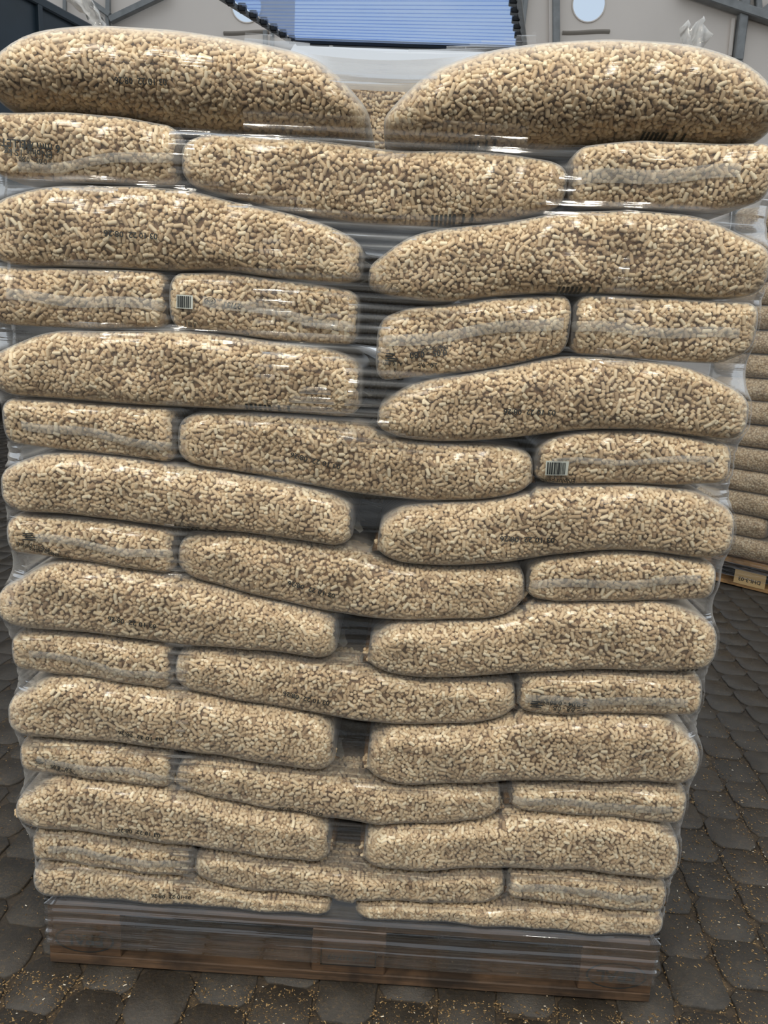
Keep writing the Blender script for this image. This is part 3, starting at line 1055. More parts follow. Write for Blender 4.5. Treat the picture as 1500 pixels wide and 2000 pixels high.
# ---- survey of the bags in the photograph: (layer, place, kind, x ends, top line, bottom line, end heights)
BAGS = [
    (1, 'L', 'long', -12, 719, [(0, 118), (50, 84), (110, 62), (200, 54), (350, 62), (500, 85), (600, 108), (660, 140), (712, 200)], [(0, 214), (150, 220), (250, 228), (330, 245), (450, 256), (600, 270), (715, 280)], (165, 235)),
    (1, 'R', 'long', 749, 1512, [(755, 220), (800, 168), (870, 128), (950, 102), (1050, 87), (1180, 79), (1330, 88), (1420, 115), (1480, 155), (1505, 190)], [(760, 285), (840, 293), (900, 287), (1000, 283), (1080, 284), (1130, 275), (1250, 272), (1400, 279), (1505, 276)], (245, 225)),
    (2, 'L', 'short', 14, 368, [(14, 222), (150, 222), (250, 230), (368, 252)], [(14, 350), (110, 357), (200, 358), (370, 366)], (None, None)),
    (2, 'M', 'long', 370, 1100, [(370, 266), (450, 262), (600, 272), (700, 284), (790, 296), (900, 293), (1000, 300), (1095, 318)], [(370, 366), (450, 386), (560, 415), (700, 438), (850, 445), (1000, 430), (1095, 408)], (None, None)),
    (2, 'R', 'short', 1098, 1480, [(1100, 300), (1140, 286), (1250, 276), (1400, 282), (1478, 282)], [(1100, 405), (1200, 409), (1300, 411), (1390, 415), (1478, 398)], (None, None)),
    (3, 'L', 'long', 0, 712, [(0, 392), (40, 374), (110, 362), (250, 362), (370, 370), (450, 392), (560, 414), (640, 438), (705, 470)], [(0, 515), (60, 522), (150, 522), (250, 525), (345, 530), (420, 526), (520, 541), (600, 551), (705, 558)], (462, 512)),
    (3, 'R', 'long', 722, 1480, [(735, 510), (790, 462), (850, 446), (1000, 432), (1100, 412), (1250, 410), (1370, 421), (1430, 448), (1470, 475)], [(740, 575), (830, 590), (880, 592), (950, 581), (1050, 573), (1150, 573), (1300, 580), (1400, 586), (1470, 580)], (546, 510)),
    (4, 'L', 'short', 8, 352, [(8, 520), (150, 523), (345, 531)], [(8, 634), (100, 640), (200, 643), (350, 641)], (None, None)),
    (4, 'LM', 'short', 345, 705, [(345, 534), (450, 531), (550, 546), (640, 558), (702, 570)], [(345, 642), (430, 650), (530, 665), (620, 673), (702, 674)], (None, None)),
    (4, 'RM', 'short', 737, 1103, [(740, 622), (800, 600), (880, 594), (960, 583), (1100, 575)], [(740, 744), (830, 735), (920, 726), (1000, 713), (1060, 697), (1103, 692)], (None, None)),
    (4, 'R', 'short', 1104, 1452, [(1104, 577), (1200, 576), (1330, 583), (1450, 590)], [(1104, 691), (1200, 697), (1300, 706), (1400, 711), (1450, 690)], (None, None)),
    (5, 'L', 'long', 12, 709, [(20, 680), (60, 655), (110, 644), (200, 646), (350, 644), (450, 652), (560, 668), (650, 680), (705, 702)], [(20, 772), (150, 782), (250, 790), (370, 796), (480, 801), (600, 809), (705, 818)], (716, 762)),
    (5, 'R', 'long', 738, 1441, [(742, 790), (775, 760), (830, 740), (930, 727), (1030, 707), (1100, 694), (1200, 698), (1330, 711), (1400, 738), (1438, 765)], [(742, 852), (800, 863), (900, 863), (1000, 856), (1080, 846), (1160, 838), (1260, 839), (1340, 851), (1438, 862)], (820, 785)),
    (6, 'L', 'short', 38, 363, [(38, 776), (200, 787), (363, 796)], [(38, 866), (150, 880), (250, 891), (363, 906)], (None, None)),
    (6, 'M', 'long', 360, 1036, [(360, 806), (400, 804), (500, 803), (600, 811), (690, 820), (750, 842), (850, 864), (960, 863), (1030, 880)], [(360, 908), (450, 918), (550, 936), (650, 956), (750, 971), (850, 979), (950, 976), (1030, 962)], (None, 935)),
    (6, 'R', 'short', 1032, 1402, [(1034, 878), (1080, 850), (1160, 839), (1260, 840), (1340, 850), (1400, 862)], [(1034, 936), (1100, 944), (1200, 943), (1300, 946), (1400, 942)], (None, None)),
    (7, 'L', 'long', 28, 692, [(30, 905), (80, 884), (150, 882), (250, 892), (350, 907), (450, 920), (560, 942), (640, 960), (690, 982)], [(30, 998), (150, 1004), (250, 1018), (350, 1031), (450, 1036), (560, 1051), (690, 1068)], (940, 1025)),
    (7, 'R', 'long', 738, 1412, [(742, 1020), (770, 990), (850, 981), (950, 977), (1010, 966), (1060, 949), (1150, 945), (1270, 947), (1370, 957), (1408, 985)], [(742, 1088), (800, 1103), (900, 1104), (1000, 1096), (1080, 1083), (1170, 1073), (1270, 1076), (1350, 1089), (1408, 1088)], (1065, 1022)),
    (8, 'L', 'short', 47, 363, [(47, 1002), (200, 1014), (363, 1036)], [(47, 1077), (150, 1090), (250, 1106), (363, 1122)], (None, None)),
    (8, 'M', 'long', 359, 1021, [(360, 1044), (400, 1038), (480, 1039), (600, 1056), (690, 1068), (740, 1088), (800, 1104), (900, 1105), (1018, 1104)], [(360, 1126), (450, 1150), (550, 1175), (650, 1196), (750, 1208), (850, 1211), (960, 1208), (1018, 1190)], (None, 1168)),
    (8, 'R', 'short', 1014, 1371, [(1014, 1108), (1060, 1090), (1170, 1074), (1270, 1077), (1370, 1092)], [(1014, 1160), (1100, 1173), (1200, 1171), (1300, 1169), (1370, 1165)], (None, None)),
    (9, 'L', 'long', 24, 662, [(28, 1140), (80, 1100), (120, 1092), (250, 1107), (370, 1126), (450, 1151), (560, 1177), (620, 1192), (658, 1208)], [(28, 1215), (60, 1228), (150, 1231), (250, 1242), (350, 1259), (450, 1263), (550, 1273), (658, 1286)], (1190, 1245)),
    (9, 'R', 'long', 720, 1379, [(724, 1248), (760, 1214), (850, 1212), (960, 1207), (1040, 1177), (1150, 1173), (1280, 1172), (1350, 1188), (1375, 1212)], [(724, 1302), (780, 1318), (900, 1321), (1000, 1313), (1100, 1306), (1200, 1306), (1300, 1309), (1375, 1306)], (1278, 1245)),
    (10, 'L', 'short', 55, 359, [(55, 1228), (200, 1236), (358, 1260)], [(55, 1302), (150, 1316), (250, 1331), (358, 1344)], (None, None)),
    (10, 'M', 'long', 351, 999, [(352, 1266), (380, 1262), (470, 1266), (600, 1283), (660, 1287), (740, 1304), (800, 1322), (900, 1323), (995, 1326)], [(352, 1343), (450, 1363), (550, 1379), (650, 1396), (750, 1409), (850, 1413), (950, 1406), (995, 1392)], (None, 1372)),
    (10, 'R', 'short', 1002, 1347, [(1003, 1322), (1060, 1310), (1200, 1308), (1346, 1312)], [(1003, 1378), (1060, 1389), (1200, 1391), (1346, 1388)], (None, None)),
    (11, 'L', 'long', 42, 657, [(46, 1352), (95, 1316), (150, 1317), (250, 1332), (350, 1346), (450, 1364), (560, 1382), (620, 1395), (653, 1415)], [(46, 1430), (150, 1441), (280, 1451), (370, 1466), (450, 1476), (550, 1491), (653, 1505)], (1388, 1462)),
    (11, 'R', 'long', 718, 1344, [(722, 1440), (760, 1415), (850, 1414), (950, 1407), (1020, 1393), (1150, 1391), (1290, 1392), (1325, 1412), (1341, 1440)], [(722, 1512), (780, 1528), (850, 1529), (950, 1523), (1050, 1521), (1150, 1521), (1250, 1523), (1341, 1527)], (1482, 1478)),
    (12, 'L', 'short', 68, 364, [(68, 1436), (200, 1446), (362, 1467)], [(68, 1498), (150, 1511), (250, 1523), (362, 1536)], (None, None)),
    (12, 'M', 'long', 347, 970, [(350, 1488), (385, 1478), (480, 1481), (600, 1499), (660, 1506), (740, 1516), (790, 1529), (900, 1526), (967, 1526)], [(350, 1540), (450, 1561), (550, 1579), (650, 1593), (750, 1604), (850, 1604), (967, 1592)], (None, 1572)),
    (12, 'R', 'short', 988, 1317, [(990, 1526), (1150, 1522), (1316, 1528)], [(990, 1566), (1060, 1578), (1200, 1591), (1316, 1599)], (None, None)),
    (13, 'L', 'long', 58, 648, [(62, 1545), (100, 1512), (170, 1512), (260, 1524), (350, 1539), (450, 1562), (560, 1581), (620, 1592), (646, 1610)], [(62, 1606), (150, 1618), (250, 1629), (370, 1646), (450, 1656), (560, 1671), (646, 1682)], (1583, 1640)),
    (13, 'R', 'long', 711, 1306, [(714, 1625), (745, 1607), (850, 1605), (940, 1597), (1000, 1578), (1100, 1582), (1200, 1592), (1285, 1602), (1303, 1622)], [(714, 1684), (760, 1692), (850, 1691), (950, 1689), (1050, 1691), (1150, 1696), (1250, 1706), (1303, 1712)], (1652, 1662)),
    (14, 'L', 'short', 92, 391, [(92, 1608), (200, 1623), (390, 1649)], [(92, 1666), (180, 1680), (280, 1691), (390, 1704)], (None, None)),
    (14, 'M', 'long', 390, 981, [(392, 1658), (430, 1652), (560, 1672), (650, 1683), (740, 1693), (850, 1692), (978, 1691)], [(392, 1706), (470, 1730), (600, 1749), (700, 1756), (850, 1758), (978, 1750)], (None, 1722)),
    (14, 'R', 'short', 979, 1280, [(980, 1692), (1100, 1694), (1279, 1709)], [(980, 1736), (1080, 1752), (1200, 1763), (1279, 1772)], (None, None)),
    (15, 'L', 'long', 90, 652, [(92, 1676), (120, 1672), (200, 1683), (350, 1702), (470, 1731), (650, 1756)], [(92, 1750), (200, 1760), (400, 1774), (650, 1790)], (1715, 1775)),
    (15, 'R', 'long', 694, 1274, [(697, 1762), (850, 1759), (1000, 1752), (1100, 1756), (1272, 1772)], [(697, 1800), (850, 1812), (1000, 1822), (1272, 1842)], (1775, 1805)),
]
ORD = ['', 'topmost', 'second', 'third', 'fourth', 'fifth', 'sixth', 'seventh', 'eighth', 'ninth', 'tenth', 'eleventh', 'twelfth', 'thirteenth', 'fourteenth', 'bottom']
SIDE = {'L': 'trailer side', 'R': 'second pallet side', 'M': 'middle', 'LM': 'inner, trailer side', 'RM': 'inner, second pallet side'}
DETAIL = {(4, 'LM'): 'barcode', (6, 'R'): 'barcode', (4, 'RM'): 'dark print', (2, 'L'): 'dark print', (10, 'R'): 'dark print', (12, 'L'): 'dark print', (8, 'L'): 'dark print'}
bags = {}
all_bags = []
for k, (ly, pl, kind, xl, xr, top, bot, zend) in enumerate(BAGS):
    isA = kind == 'long' and pl in ('L', 'R')
    y0 = (0.0 if isA else 0.010) + max(0, ly - 14) * 0.012
    if ly == 1:
        b = Bag(y0 - 0.005, xl, xr, top, bot, 0.42, r=0.10, nexp=2.1, leL=0.085, leR=0.08, zend=zend, seed=k, lump=0.002, depth_line=0.04, tipmin=0.14, top_line=0.085)
        if True:
            b.gt = b.gt
    elif kind == 'long':
        b = Bag(y0, xl, xr, top, bot, 0.70 if pl == 'M' else 0.36, r=0.044, nexp=3.2, leL=0.050, leR=0.040, zend=zend, seed=k)
    else:
        b = Bag(y0, xl, xr, top, bot, (0.36 if pl in ('LM', 'RM') else 0.70), r=0.034, nexp=3.3, leL=0.022, leR=0.022, zend=zend, seed=k, tipmin=0.14)
    if ly == 15:
        b.gb[:] = 0.149
        b.gt = np.maximum(b.gt, 0.20)
        b.zl, b.zr = max(b.zl, 0.180), max(b.zr, 0.180)
    bags[(ly, pl)] = b
    all_bags.append(b)
# neighbouring layers rest on one another: no bag line cuts into the one above, no end into its neighbour
for ly in range(1, 16):
    row = [bags[k] for k in bags if k[0] == ly]
    row.sort(key=lambda b: b.xl)
    for p_, q_ in zip(row[:-1], row[1:]):
        if p_.xr > q_.xl - 0.002:
            m_ = 0.5 * (p_.xr + q_.xl)
            p_.xr, q_.xl = m_ - 0.001, m_ + 0.001
            p_.set_length()
            q_.set_length()
for _ in range(6):
    for ly in range(1, 15):
        for lo_ in [bags[k] for k in bags if k[0] == ly + 1]:
            for up in [bags[k] for k in bags if k[0] == ly]:
                x0, x1 = max(lo_.xl, up.xl), min(lo_.xr, up.xr)
                if x1 <= x0:
                    continue
                gxs = np.linspace(x0, x1, 140)
                ub, lt = np.interp(gxs, up.gx, up.gb), np.interp(gxs, lo_.gx, lo_.gt)
                ov = np.maximum(0, lt - ub + 0.0015)
                du = np.interp(up.gx, gxs, ov, left=0, right=0)
                dl_ = np.interp(lo_.gx, gxs, ov, left=0, right=0)
                up.gb = up.gb + du * 0.5
                lo_.gt = lo_.gt - dl_ * 0.5
for (ly, pl), b in bags.items():
    size = 'long' if b.xr - b.xl > 0.42 else 'end-on'
    det = DETAIL.get((ly, pl))
    lab = '%s clear pellet bag%s, %s layer%s, %s' % (size, ' with ' + det if det else '', ORD[ly], '' if ly in (1, 15) else ' from the top', SIDE[pl])
    back = 0.10 if ly > 1 else 0.30
    q0 = max(0.0, b.qtop - (0.03 if ly > 1 else 0.28))
    q1 = min(b.qbot + 0.012, q0 + CH)
    wins = [(q0, q1)]
    deep = min(0.30, b.depth - b.r - 0.02)
    if pl == 'L':      # the ends that make up the sides of the stack
        wins += [(q0 - deep, q0, 0.0, b.aL + 0.01), (q1, q1 + deep, 0.0, b.aL + 0.004)]
    if pl == 'R':
        wins += [(q0 - deep, q0, b.A - b.aR - 0.01, b.A), (q1, q1 + deep, b.A - b.aR - 0.004, b.A)]
    root = bag_object(b, 'pellet_bag', lab, 'bags on the front pallet', ly * 5 + ord(pl[-1]) % 5 + len(pl), wins)
    b.root = root
print('pellets', TOTAL[0])

# ---- the rear row of bags, seen through the gap between the front ones
for ly in range(1, 16, 2):
    bl, br = bags[(ly, 'L')], bags[(ly, 'R')]
    for (x0, x1, ref, pl) in ((bl.xl + 0.03, 0.155, bl, 'L'), (0.165, br.xr - 0.03, br, 'R')):
        zt, zb = float(np.percentile(ref.gt, 12)) - 0.004, float(np.percentile(ref.gb, 88)) + 0.004
        if ly == 1:
            zt = float(onY(740, 166, 0.47)[2])
        if ly == 3:     # the bag behind the gap of the fourth layer
            z4 = float(np.median(bags[(4, 'LM')].gt)), float(np.median(bags[(4, 'LM')].gb))
            if pl == 'L':
                b4 = Bag(0.40, -0.26, 0.30, [(-0.26, z4[0] + 0.012), (0.30, z4[0] - 0.03)], [(-0.26, z4[1] + 0.002), (0.30, z4[1] - 0.045)], 0.34, seed=344, world=True)
                bag_object(b4, 'pellet_bag', 'clear pellet bag of the rear row, fourth layer from the top, middle', 'rear row of bags on the front pallet', 399, [], fine=False)
                all_bags.append(b4)
        xs_ = np.linspace(x0, x1, 40)
        mid_ = lambda f: np.interp(xs_, np.concatenate([bl.gx[4:-8], br.gx[8:-4]]), np.concatenate([getattr(bl, f)[4:-8], getattr(br, f)[8:-4]]))
        def neighbours(l2, f, fn, dflt):
            v = np.full(40, dflt)
            for kk, bb in bags.items():
                if kk[0] == l2:
                    v = fn(v, np.where((xs_ > bb.xl) & (xs_ < bb.xr), np.interp(xs_, bb.gx, getattr(bb, f)), dflt))
            return v
        up_lim = neighbours(ly - 1, 'gb', np.minimum, 9.0) - 0.004
        lo_lim = neighbours(ly + 1, 'gt', np.maximum, -9.0) + 0.004
        tl2, bl2 = (mid_('gt') - 0.003, mid_('gb') + 0.003) if ly > 1 else (np.full(40, zt), np.full(40, zb))
        tl2, bl2 = np.minimum(tl2, up_lim), np.maximum(bl2, np.maximum(lo_lim, 0.149))
        b = Bag(0.43 if ly == 1 else 0.385, x0, x1, list(zip(xs_, tl2)), list(zip(xs_, bl2)), 0.36, r=0.02, nexp=3, leL=0.03, leR=0.03, seed=300 + ly, world=True)
        lab = 'clear pellet bag of the rear row, %s layer%s, %s' % (ORD[ly], '' if ly in (1, 15) else ' from the top', SIDE[pl])
        wins = [(max(0, b.qtop - 0.03), b.qbot)]
        bag_object(b, 'pellet_bag', lab, 'rear row of bags on the front pallet', 400 + ly + ord(pl), wins, fine=(ly == 1))
        all_bags.append(b)


# ---- folded end seals, prints and barcodes on the bags
def strip(bag, p0, p1, w, off=0.0016, nm='end_seal', mat='seal', n=36):
    A, B = onY(p0[0], p0[1], bag.y0 + 0.01), onY(p1[0], p1[1], bag.y0 + 0.01)
    rows = []
    ts = np.linspace(0, 1, n)
    for j, s in enumerate(np.linspace(-0.5, 0.5, 5)):
        x = A[0] + (B[0] - A[0]) * ts
        z = A[2] + (B[2] - A[2]) * ts + s * w + 0.003 * np.sin(ts * 9 + p0[0])
        rows.append(bag.front(x, z, off + 0.0012 * (1 - abs(s) * 2) + 0.0006 * np.sin(ts * 40 + j)))
    V = np.stack(rows, 1).reshape(-1, 3)
    me = mesh(nm, V, grid_faces(n, 5), M[mat], True)
    uvl = me.uv_layers.new(name='UVMap')
    li = np.zeros(len(me.loops), int)
    me.loops.foreach_get('vertex_index', li)
    uvs = np.stack([np.repeat(ts, 5), np.tile(np.linspace(0, 0.1, 5), n)], -1)
    uvl.data.foreach_set('uv', uvs[li].astype(np.float32).ravel())
    o = link(nm, me, bag.root)
    o['label'] = 'whitish folded end seal'
    return o


for key, p0, p1, w in (((2, 'R'), (1112, 352), (1440, 338), 0.020), ((4, 'L'), (20, 578), (345, 600), 0.017), ((4, 'LM'), (400, 585), (690, 640), 0.016), ((4, 'RM'), (750, 668), (1098, 628), 0.018),
                       ((4, 'R'), (1112, 638), (1438, 654), 0.016), ((6, 'L'), (48, 826), (352, 872), 0.015), ((6, 'R'), (1075, 900), (1390, 896), 0.010), ((8, 'L'), (75, 1046), (350, 1086), 0.014), ((8, 'R'), (1030, 1140), (1362, 1130), 0.015),
                       ((10, 'L'), (62, 1270), (350, 1322), 0.013), ((10, 'R'), (1025, 1362), (1338, 1366), 0.016), ((12, 'L'), (78, 1478), (350, 1516), 0.013), ((12, 'R'), (1004, 1556), (1308, 1575), 0.015), ((14, 'L'), (100, 1650), (380, 1690), 0.014), ((14, 'R'), (990, 1722), (1272, 1748), 0.015), ((2, 'L'), (40, 330), (355, 305), 0.014)):
    strip(bags[key], p0, p1, w)

# little ears of film at the ends that face the gap
for key, side in [((l, 'L'), 1) for l in (3, 5, 7, 9, 11)] + [((l, 'R'), -1) for l in (3, 5, 7, 9)] + [((6, 'M'), 1), ((8, 'M'), 1), ((10, 'M'), 1)]:
    b = bags[key]
    x, z = (b.xr, b.zr) if side > 0 else (b.xl, b.zl)
    V, ny = [], 6
    for i, t in enumerate(np.linspace(0, 1, ny)):
        for s in np.linspace(0, 1, 4):
            V.append((x - side * 0.012 + side * s * (0.024 + 0.005 * math.sin(t * 9)), b.y0 + 0.045 + t * 0.10, z - 0.004 * s + 0.004 * math.sin(t * 7 + s * 4)))
    lo = len(V)
    V += [(v[0], v[1], v[2] - 0.0008) for v in V[:lo]]
    F = grid_faces(ny, 4).tolist() + [[i + lo for i in f[::-1]] for f in grid_faces(ny, 4).tolist()]
    link('end_seal', mesh('end_seal', V, F, M['seal'], True), b.root)


def print_on(bag, txt, pc, size, ang=0.0, flip=True, nm='printed_text', sq=1.0, off=0.0022):
    V, F = text_mesh(txt, size)
    C = onY(pc[0], pc[1], bag.y0 + 0.012)
    sx = -1 if flip else 1
    x, z = V[:, 0] * sx, V[:, 1] * sx * sq
    ca, sa = math.cos(ang), math.sin(ang)
    P = bag.front(C[0] + x * ca - z * sa, C[2] + x * sa + z * ca, off)
    return link(nm, mesh(nm, P, F, M['ink']), bag.root)


def quad_on(bag, cx, cz, w, h, mat, nm, ang=0.0, off=0.002, n=5):
    """a flat rectangle pressed onto the bag; cx, cz in metres"""
    ca, sa = math.cos(ang), math.sin(ang)
    g = np.linspace(-0.5, 0.5, n)
    X, Z = np.meshgrid(g * w, g * h, indexing='ij')
    P = bag.front((cx + X * ca - Z * sa).ravel(), (cz + X * sa + Z * ca).ravel(), off)
    return mesh(nm, P, grid_faces(n, n), mat)


def barcode(bag, pc, w, h, ang=0.0):
    C = onY(pc[0], pc[1], bag.y0 + 0.012)
    lab = link('barcode_label', quad_on(bag, C[0], C[2], w, h, M['label_white'], 'barcode_label', ang, 0.0022), bag.root)
    ca, sa = math.cos(ang), math.sin(ang)
    V, F = [], []
    x = -0.44 * w
    g = np.random.default_rng(int(pc[0]))
    while x < 0.34 * w:
        bw = g.choice((0.0011, 0.0018, 0.0026))
        xm = x + bw / 2
        b = len(V)
        for (dx, dz) in ((-bw / 2, -0.42), (bw / 2, -0.42), (bw / 2, 0.0), (-bw / 2, 0.0), (bw / 2, 0.42), (-bw / 2, 0.42)):
            V.append((C[0] + (xm + dx) * ca - dz * h * sa, C[2] + (xm + dx) * sa + dz * h * ca))
        F += [(b, b + 1, b + 2, b + 3), (b + 3, b + 2, b + 4, b + 5)]
        x += bw + g.choice((0.0006, 0.0010, 0.0014))
    V = np.array(V)
    P = bag.front(V[:, 0], V[:, 1], 0.0030)
    link('barcode', mesh('barcode', P, F, M['ink']), lab)


def emblem(bag, pc, rx, rz, solid=False):
    """small oval print: a ring, or a filled badge"""
    C = onY(pc[0], pc[1], bag.y0 + 0.012)
    if solid:      # a small block of print: short dark lines of unequal length
        V, F = [], []
        for i, (l0, l1) in enumerate(((-0.9, 0.5), (-1.0, 0.2), (-0.7, 1.0), (-1.0, 0.8))):
            zc = C[2] + rz * (0.75 - 0.5 * i)
            b = len(V)
            for t in np.linspace(l0, l1, 6):
                V += [(C[0] + rx * t, zc - rz * 0.17), (C[0] + rx * t, zc + rz * 0.17)]
            F += [(b + 2 * q, b + 2 * q + 2, b + 2 * q + 3, b + 2 * q + 1) for q in range(5)]
        V = np.array(V)
        link('printed_emblem', mesh('printed_emblem', bag.front(V[:, 0], V[:, 1], 0.0022), F, M['ink']), bag.root)
        return
    n = 24
    V, F = [], []
    for i in range(n):
        a = 2 * PI * i / n
        for k in ((1.0, 0.80) if not solid else (1.0, 0.05)):
            V.append((C[0] + rx * k * math.cos(a), C[2] + rz * k * math.sin(a)))
    for i in range(n):
        j = (i + 1) % n
        F.append((i * 2, j * 2, j * 2 + 1, i * 2 + 1))
    V = np.array(V)
    P = bag.front(V[:, 0], V[:, 1], 0.0022)
    link('printed_emblem', mesh('printed_emblem', P, F, M['ink']), bag.root)


def bars_on(bag, pa, pb, n, h):
    """a row of short upright bars along the lower edge of a bag"""
    A, B = onY(pa[0], pa[1], bag.y0 + 0.02), onY(pb[0], pb[1], bag.y0 + 0.02)
    V, F = [], []
    for i in range(n):
        if n > 8 and i in (6, 8):
            continue
        t = (i + 0.5) / n
        x, z = A[0] + (B[0] - A[0]) * t, A[2] + (B[2] - A[2]) * t
        w = abs(B[0] - A[0]) / n * 0.28
        b = len(V)
        V += [(x - w, z - h / 2), (x + w, z - h / 2), (x + w, z), (x - w, z), (x + w, z + h / 2), (x - w, z + h / 2)]
        F += [(b, b + 1, b + 2, b + 3), (b + 3, b + 2, b + 4, b + 5)]
    V = np.array(V)
    P = bag.front(V[:, 0], V[:, 1], 0.002)
    link('printed_bars', mesh('printed_bars', P, F, M['ink']), bag.root)


barcode(bags[(4, 'LM')], (366, 590), 0.026, 0.021, -0.02)
emblem(bags[(4, 'LM')], (415, 589), 0.010, 0.0055)
print_on(bags[(4, 'LM')], 'EN', (415, 589), 0.008, flip=True)
print_on(bags[(4, 'LM')], '27/31', (457, 597), 0.0125, -0.06)
print_on(bags[(4, 'LM')], 'll lll l', (375, 632), 0.010, -0.1)
barcode(bags[(6, 'R')], (1085, 911), 0.036, 0.024, 0.04)
print_on(bags[(6, 'R')], 'ENplus pellets', (1085, 936), 0.011, 0.03)
b = bags[(4, 'RM')]
emblem(b, (766, 697), 0.010, 0.007, True)
print_on(b, 'A1 6 mm', (768, 709), 0.008, 0.06)
print_on(b, '0,05 - 0,80', (836, 690), 0.014, 0.13)
print_on(b, 'ENplus pellets', (845, 681), 0.0085, 0.17)
print_on(b, '2,0 - 0,5', (835, 712), 0.0095, 0.06)
b = bags[(10, 'R')]
emblem(b, (1046, 1369), 0.011, 0.007, True)
print_on(b, 'ENplus', (1058, 1366), 0.008, 0.0)
print_on(b, '\u2264 0,04 - 0,80', (1107, 1367), 0.0125, 0.0)
print_on(b, '\u2264 0,8 - 0,5', (1104, 1377), 0.0115, 0.0)
b = bags[(12, 'L')]
emblem(b, (84, 1479), 0.009, 0.005, True)
print_on(b, '2,0 - 0,05', (126, 1492), 0.011, -0.14)
print_on(b, 'ENplus pellets', (135, 1500), 0.008, -0.15)
b = bags[(2, 'L')]
for txt, pc, sz in (('PELLETS', (34, 282), 0.016), ('6 mm A1', (88, 290), 0.016), ('15 kg', (34, 300), 0.014), ('ENplus', (84, 302), 0.014), ('0,05 - 0,80', (70, 315), 0.010)):
    print_on(b, txt, pc, sz, -0.05)
b = bags[(8, 'L')]
emblem(b, (66, 1044), 0.012, 0.007, True)
for pc, sz in (((72, 1063), 0.010), ((92, 1074), 0.009), ((120, 1082), 0.007)):
    print_on(b, 'ENplus pellets', pc, sz, -0.16)
# stamped date lines on the long bags (printed upside down)
ST = '03 10 22  08:26'
for key, pc, sz, an in (((6, 'M'), (618, 897), 0.0135, -0.20), ((8, 'M'), (610, 1146), 0.0135, -0.22), ((9, 'L'), (262, 1211), 0.0135, -0.13), ((10, 'M'), (600, 1357), 0.0135, -0.15), ((11, 'L'), (278, 1430), 0.013, -0.10), ((12, 'M'), (588, 1577), 0.0135, -0.08),
                        ((13, 'L'), (276, 1616), 0.013, -0.09), ((5, 'R'), (1032, 803), 0.0135, 0.02), ((7, 'R'), (1028, 1050), 0.0145, 0.04), ((3, 'L'), (262, 460), 0.0135, -0.02), ((1, 'L'), (278, 160), 0.0125, 0.0), ((15, 'L'), (338, 1742), 0.012, -0.08)):
    print_on(bags[key], ST, pc, sz, an, sq=0.9)
for key, pa, pb, n, h in (((1, 'R'), (890, 281), (975, 270), 10, 0.012), ((1, 'R'), (1262, 258), (1352, 262), 10, 0.014), ((2, 'M'), (840, 430), (925, 428), 10, 0.014), ((3, 'R'), (1085, 565), (1170, 566), 10, 0.010), ((5, 'L'), (480, 791), (570, 796), 10, 0.010), ((7, 'L'), (340, 1026), (430, 1031), 10, 0.009), ((9, 'R'), (1318, 1304), (1360, 1302), 5, 0.007)):
    bars_on(bags[key], pa, pb, n, h)


# ================================================================== PALLETS
def make_pallet(loc, rz, wood, block, label, marks):
    root = bpy.data.objects.new('euro_pallet', None)
    COL.objects.link(root)
    tag(root, label, 'pallet')

    def part(nm, me, x, y, z):
        o = bpy.data.objects.new(nm, me)
        COL.objects.link(o)
        o.parent = root
        o.location = (x, y, z)
        return o
    # origin: middle of the front lower edge, y runs into depth
    for (y, w) in ((0.05, 0.10), (0.40, 0.145), (0.75, 0.10)):
        part('bottom_board', box_mesh('bottom_board', 1.2, w, 0.022, wood, 0.002, 0.0012), 0, y, 0)
        for x in (-0.5275, 0, 0.5275):
            o = part('block', box_mesh('block', 0.145, w, 0.078, block, 0.002, 0.001), x, y, 0.022)
            if y < 0.1 and marks:
                n = 26
                if x == 0:
                    V, F = [], []
                    for (x0, x1, z0, z1) in ((-.055, .055, .056, .058), (-.055, .055, .018, .020), (-.055, -.053, .018, .058), (.053, .055, .018, .058)):
                        b = len(V)
                        V += [(x0, -0.0512, z0), (x1, -0.0512, z0), (x1, -0.0512, z1), (x0, -0.0512, z1)]
                        F.append((b, b + 1, b + 2, b + 3))
                    tv, tf = text_mesh('DE-4 217-09', 0.016)
                else:
                    V, F = [], []
                    for i in range(n):
                        a = 2 * PI * i / n
                        for k in (1.0, 0.93):
                            V.append((0.060 * k * math.cos(a), -0.0512, 0.038 + 0.030 * k * math.sin(a)))
                    for i in range(n):
                        j = (i + 1) % n
                        F.append((i * 2, j * 2, j * 2 + 1, i * 2 + 1))
                    tv, tf = text_mesh('EPAL', 0.036)
                b = len(V)
                V += [(-v[0], -0.0512, 0.038 - v[1]) for v in tv]
                F += [[b + i for i in f] for f in tf]
                mo = bpy.data.objects.new('brand_mark', mesh('brand_mark', V, F, M['ink']))
                COL.objects.link(mo)
                mo.parent = o
    for x in (-0.5275, 0, 0.5275):
        part('cross_board', box_mesh('cross_board', 0.145, 0.80, 0.022, wood, 0.002, 0.0012), x, 0.40, 0.100)
    for (y, w) in ((0.0725, 0.145), (0.2375, 0.10), (0.40, 0.145), (0.5625, 0.10), (0.7275, 0.145)):
        part('deck_board', box_mesh('deck_board', 1.2, w, 0.022, wood, 0.002, 0.0012), 0, y, 0.122)
    root.location = loc
    root.rotation_euler = (0, 0, rz)
    return root


PY = 0.02
make_pallet((0, PY, 0.0), 0, M['pallet_wood'], M['pallet_block'], 'dark wet wooden pallet under the big wrapped stack of pellet bags', True)

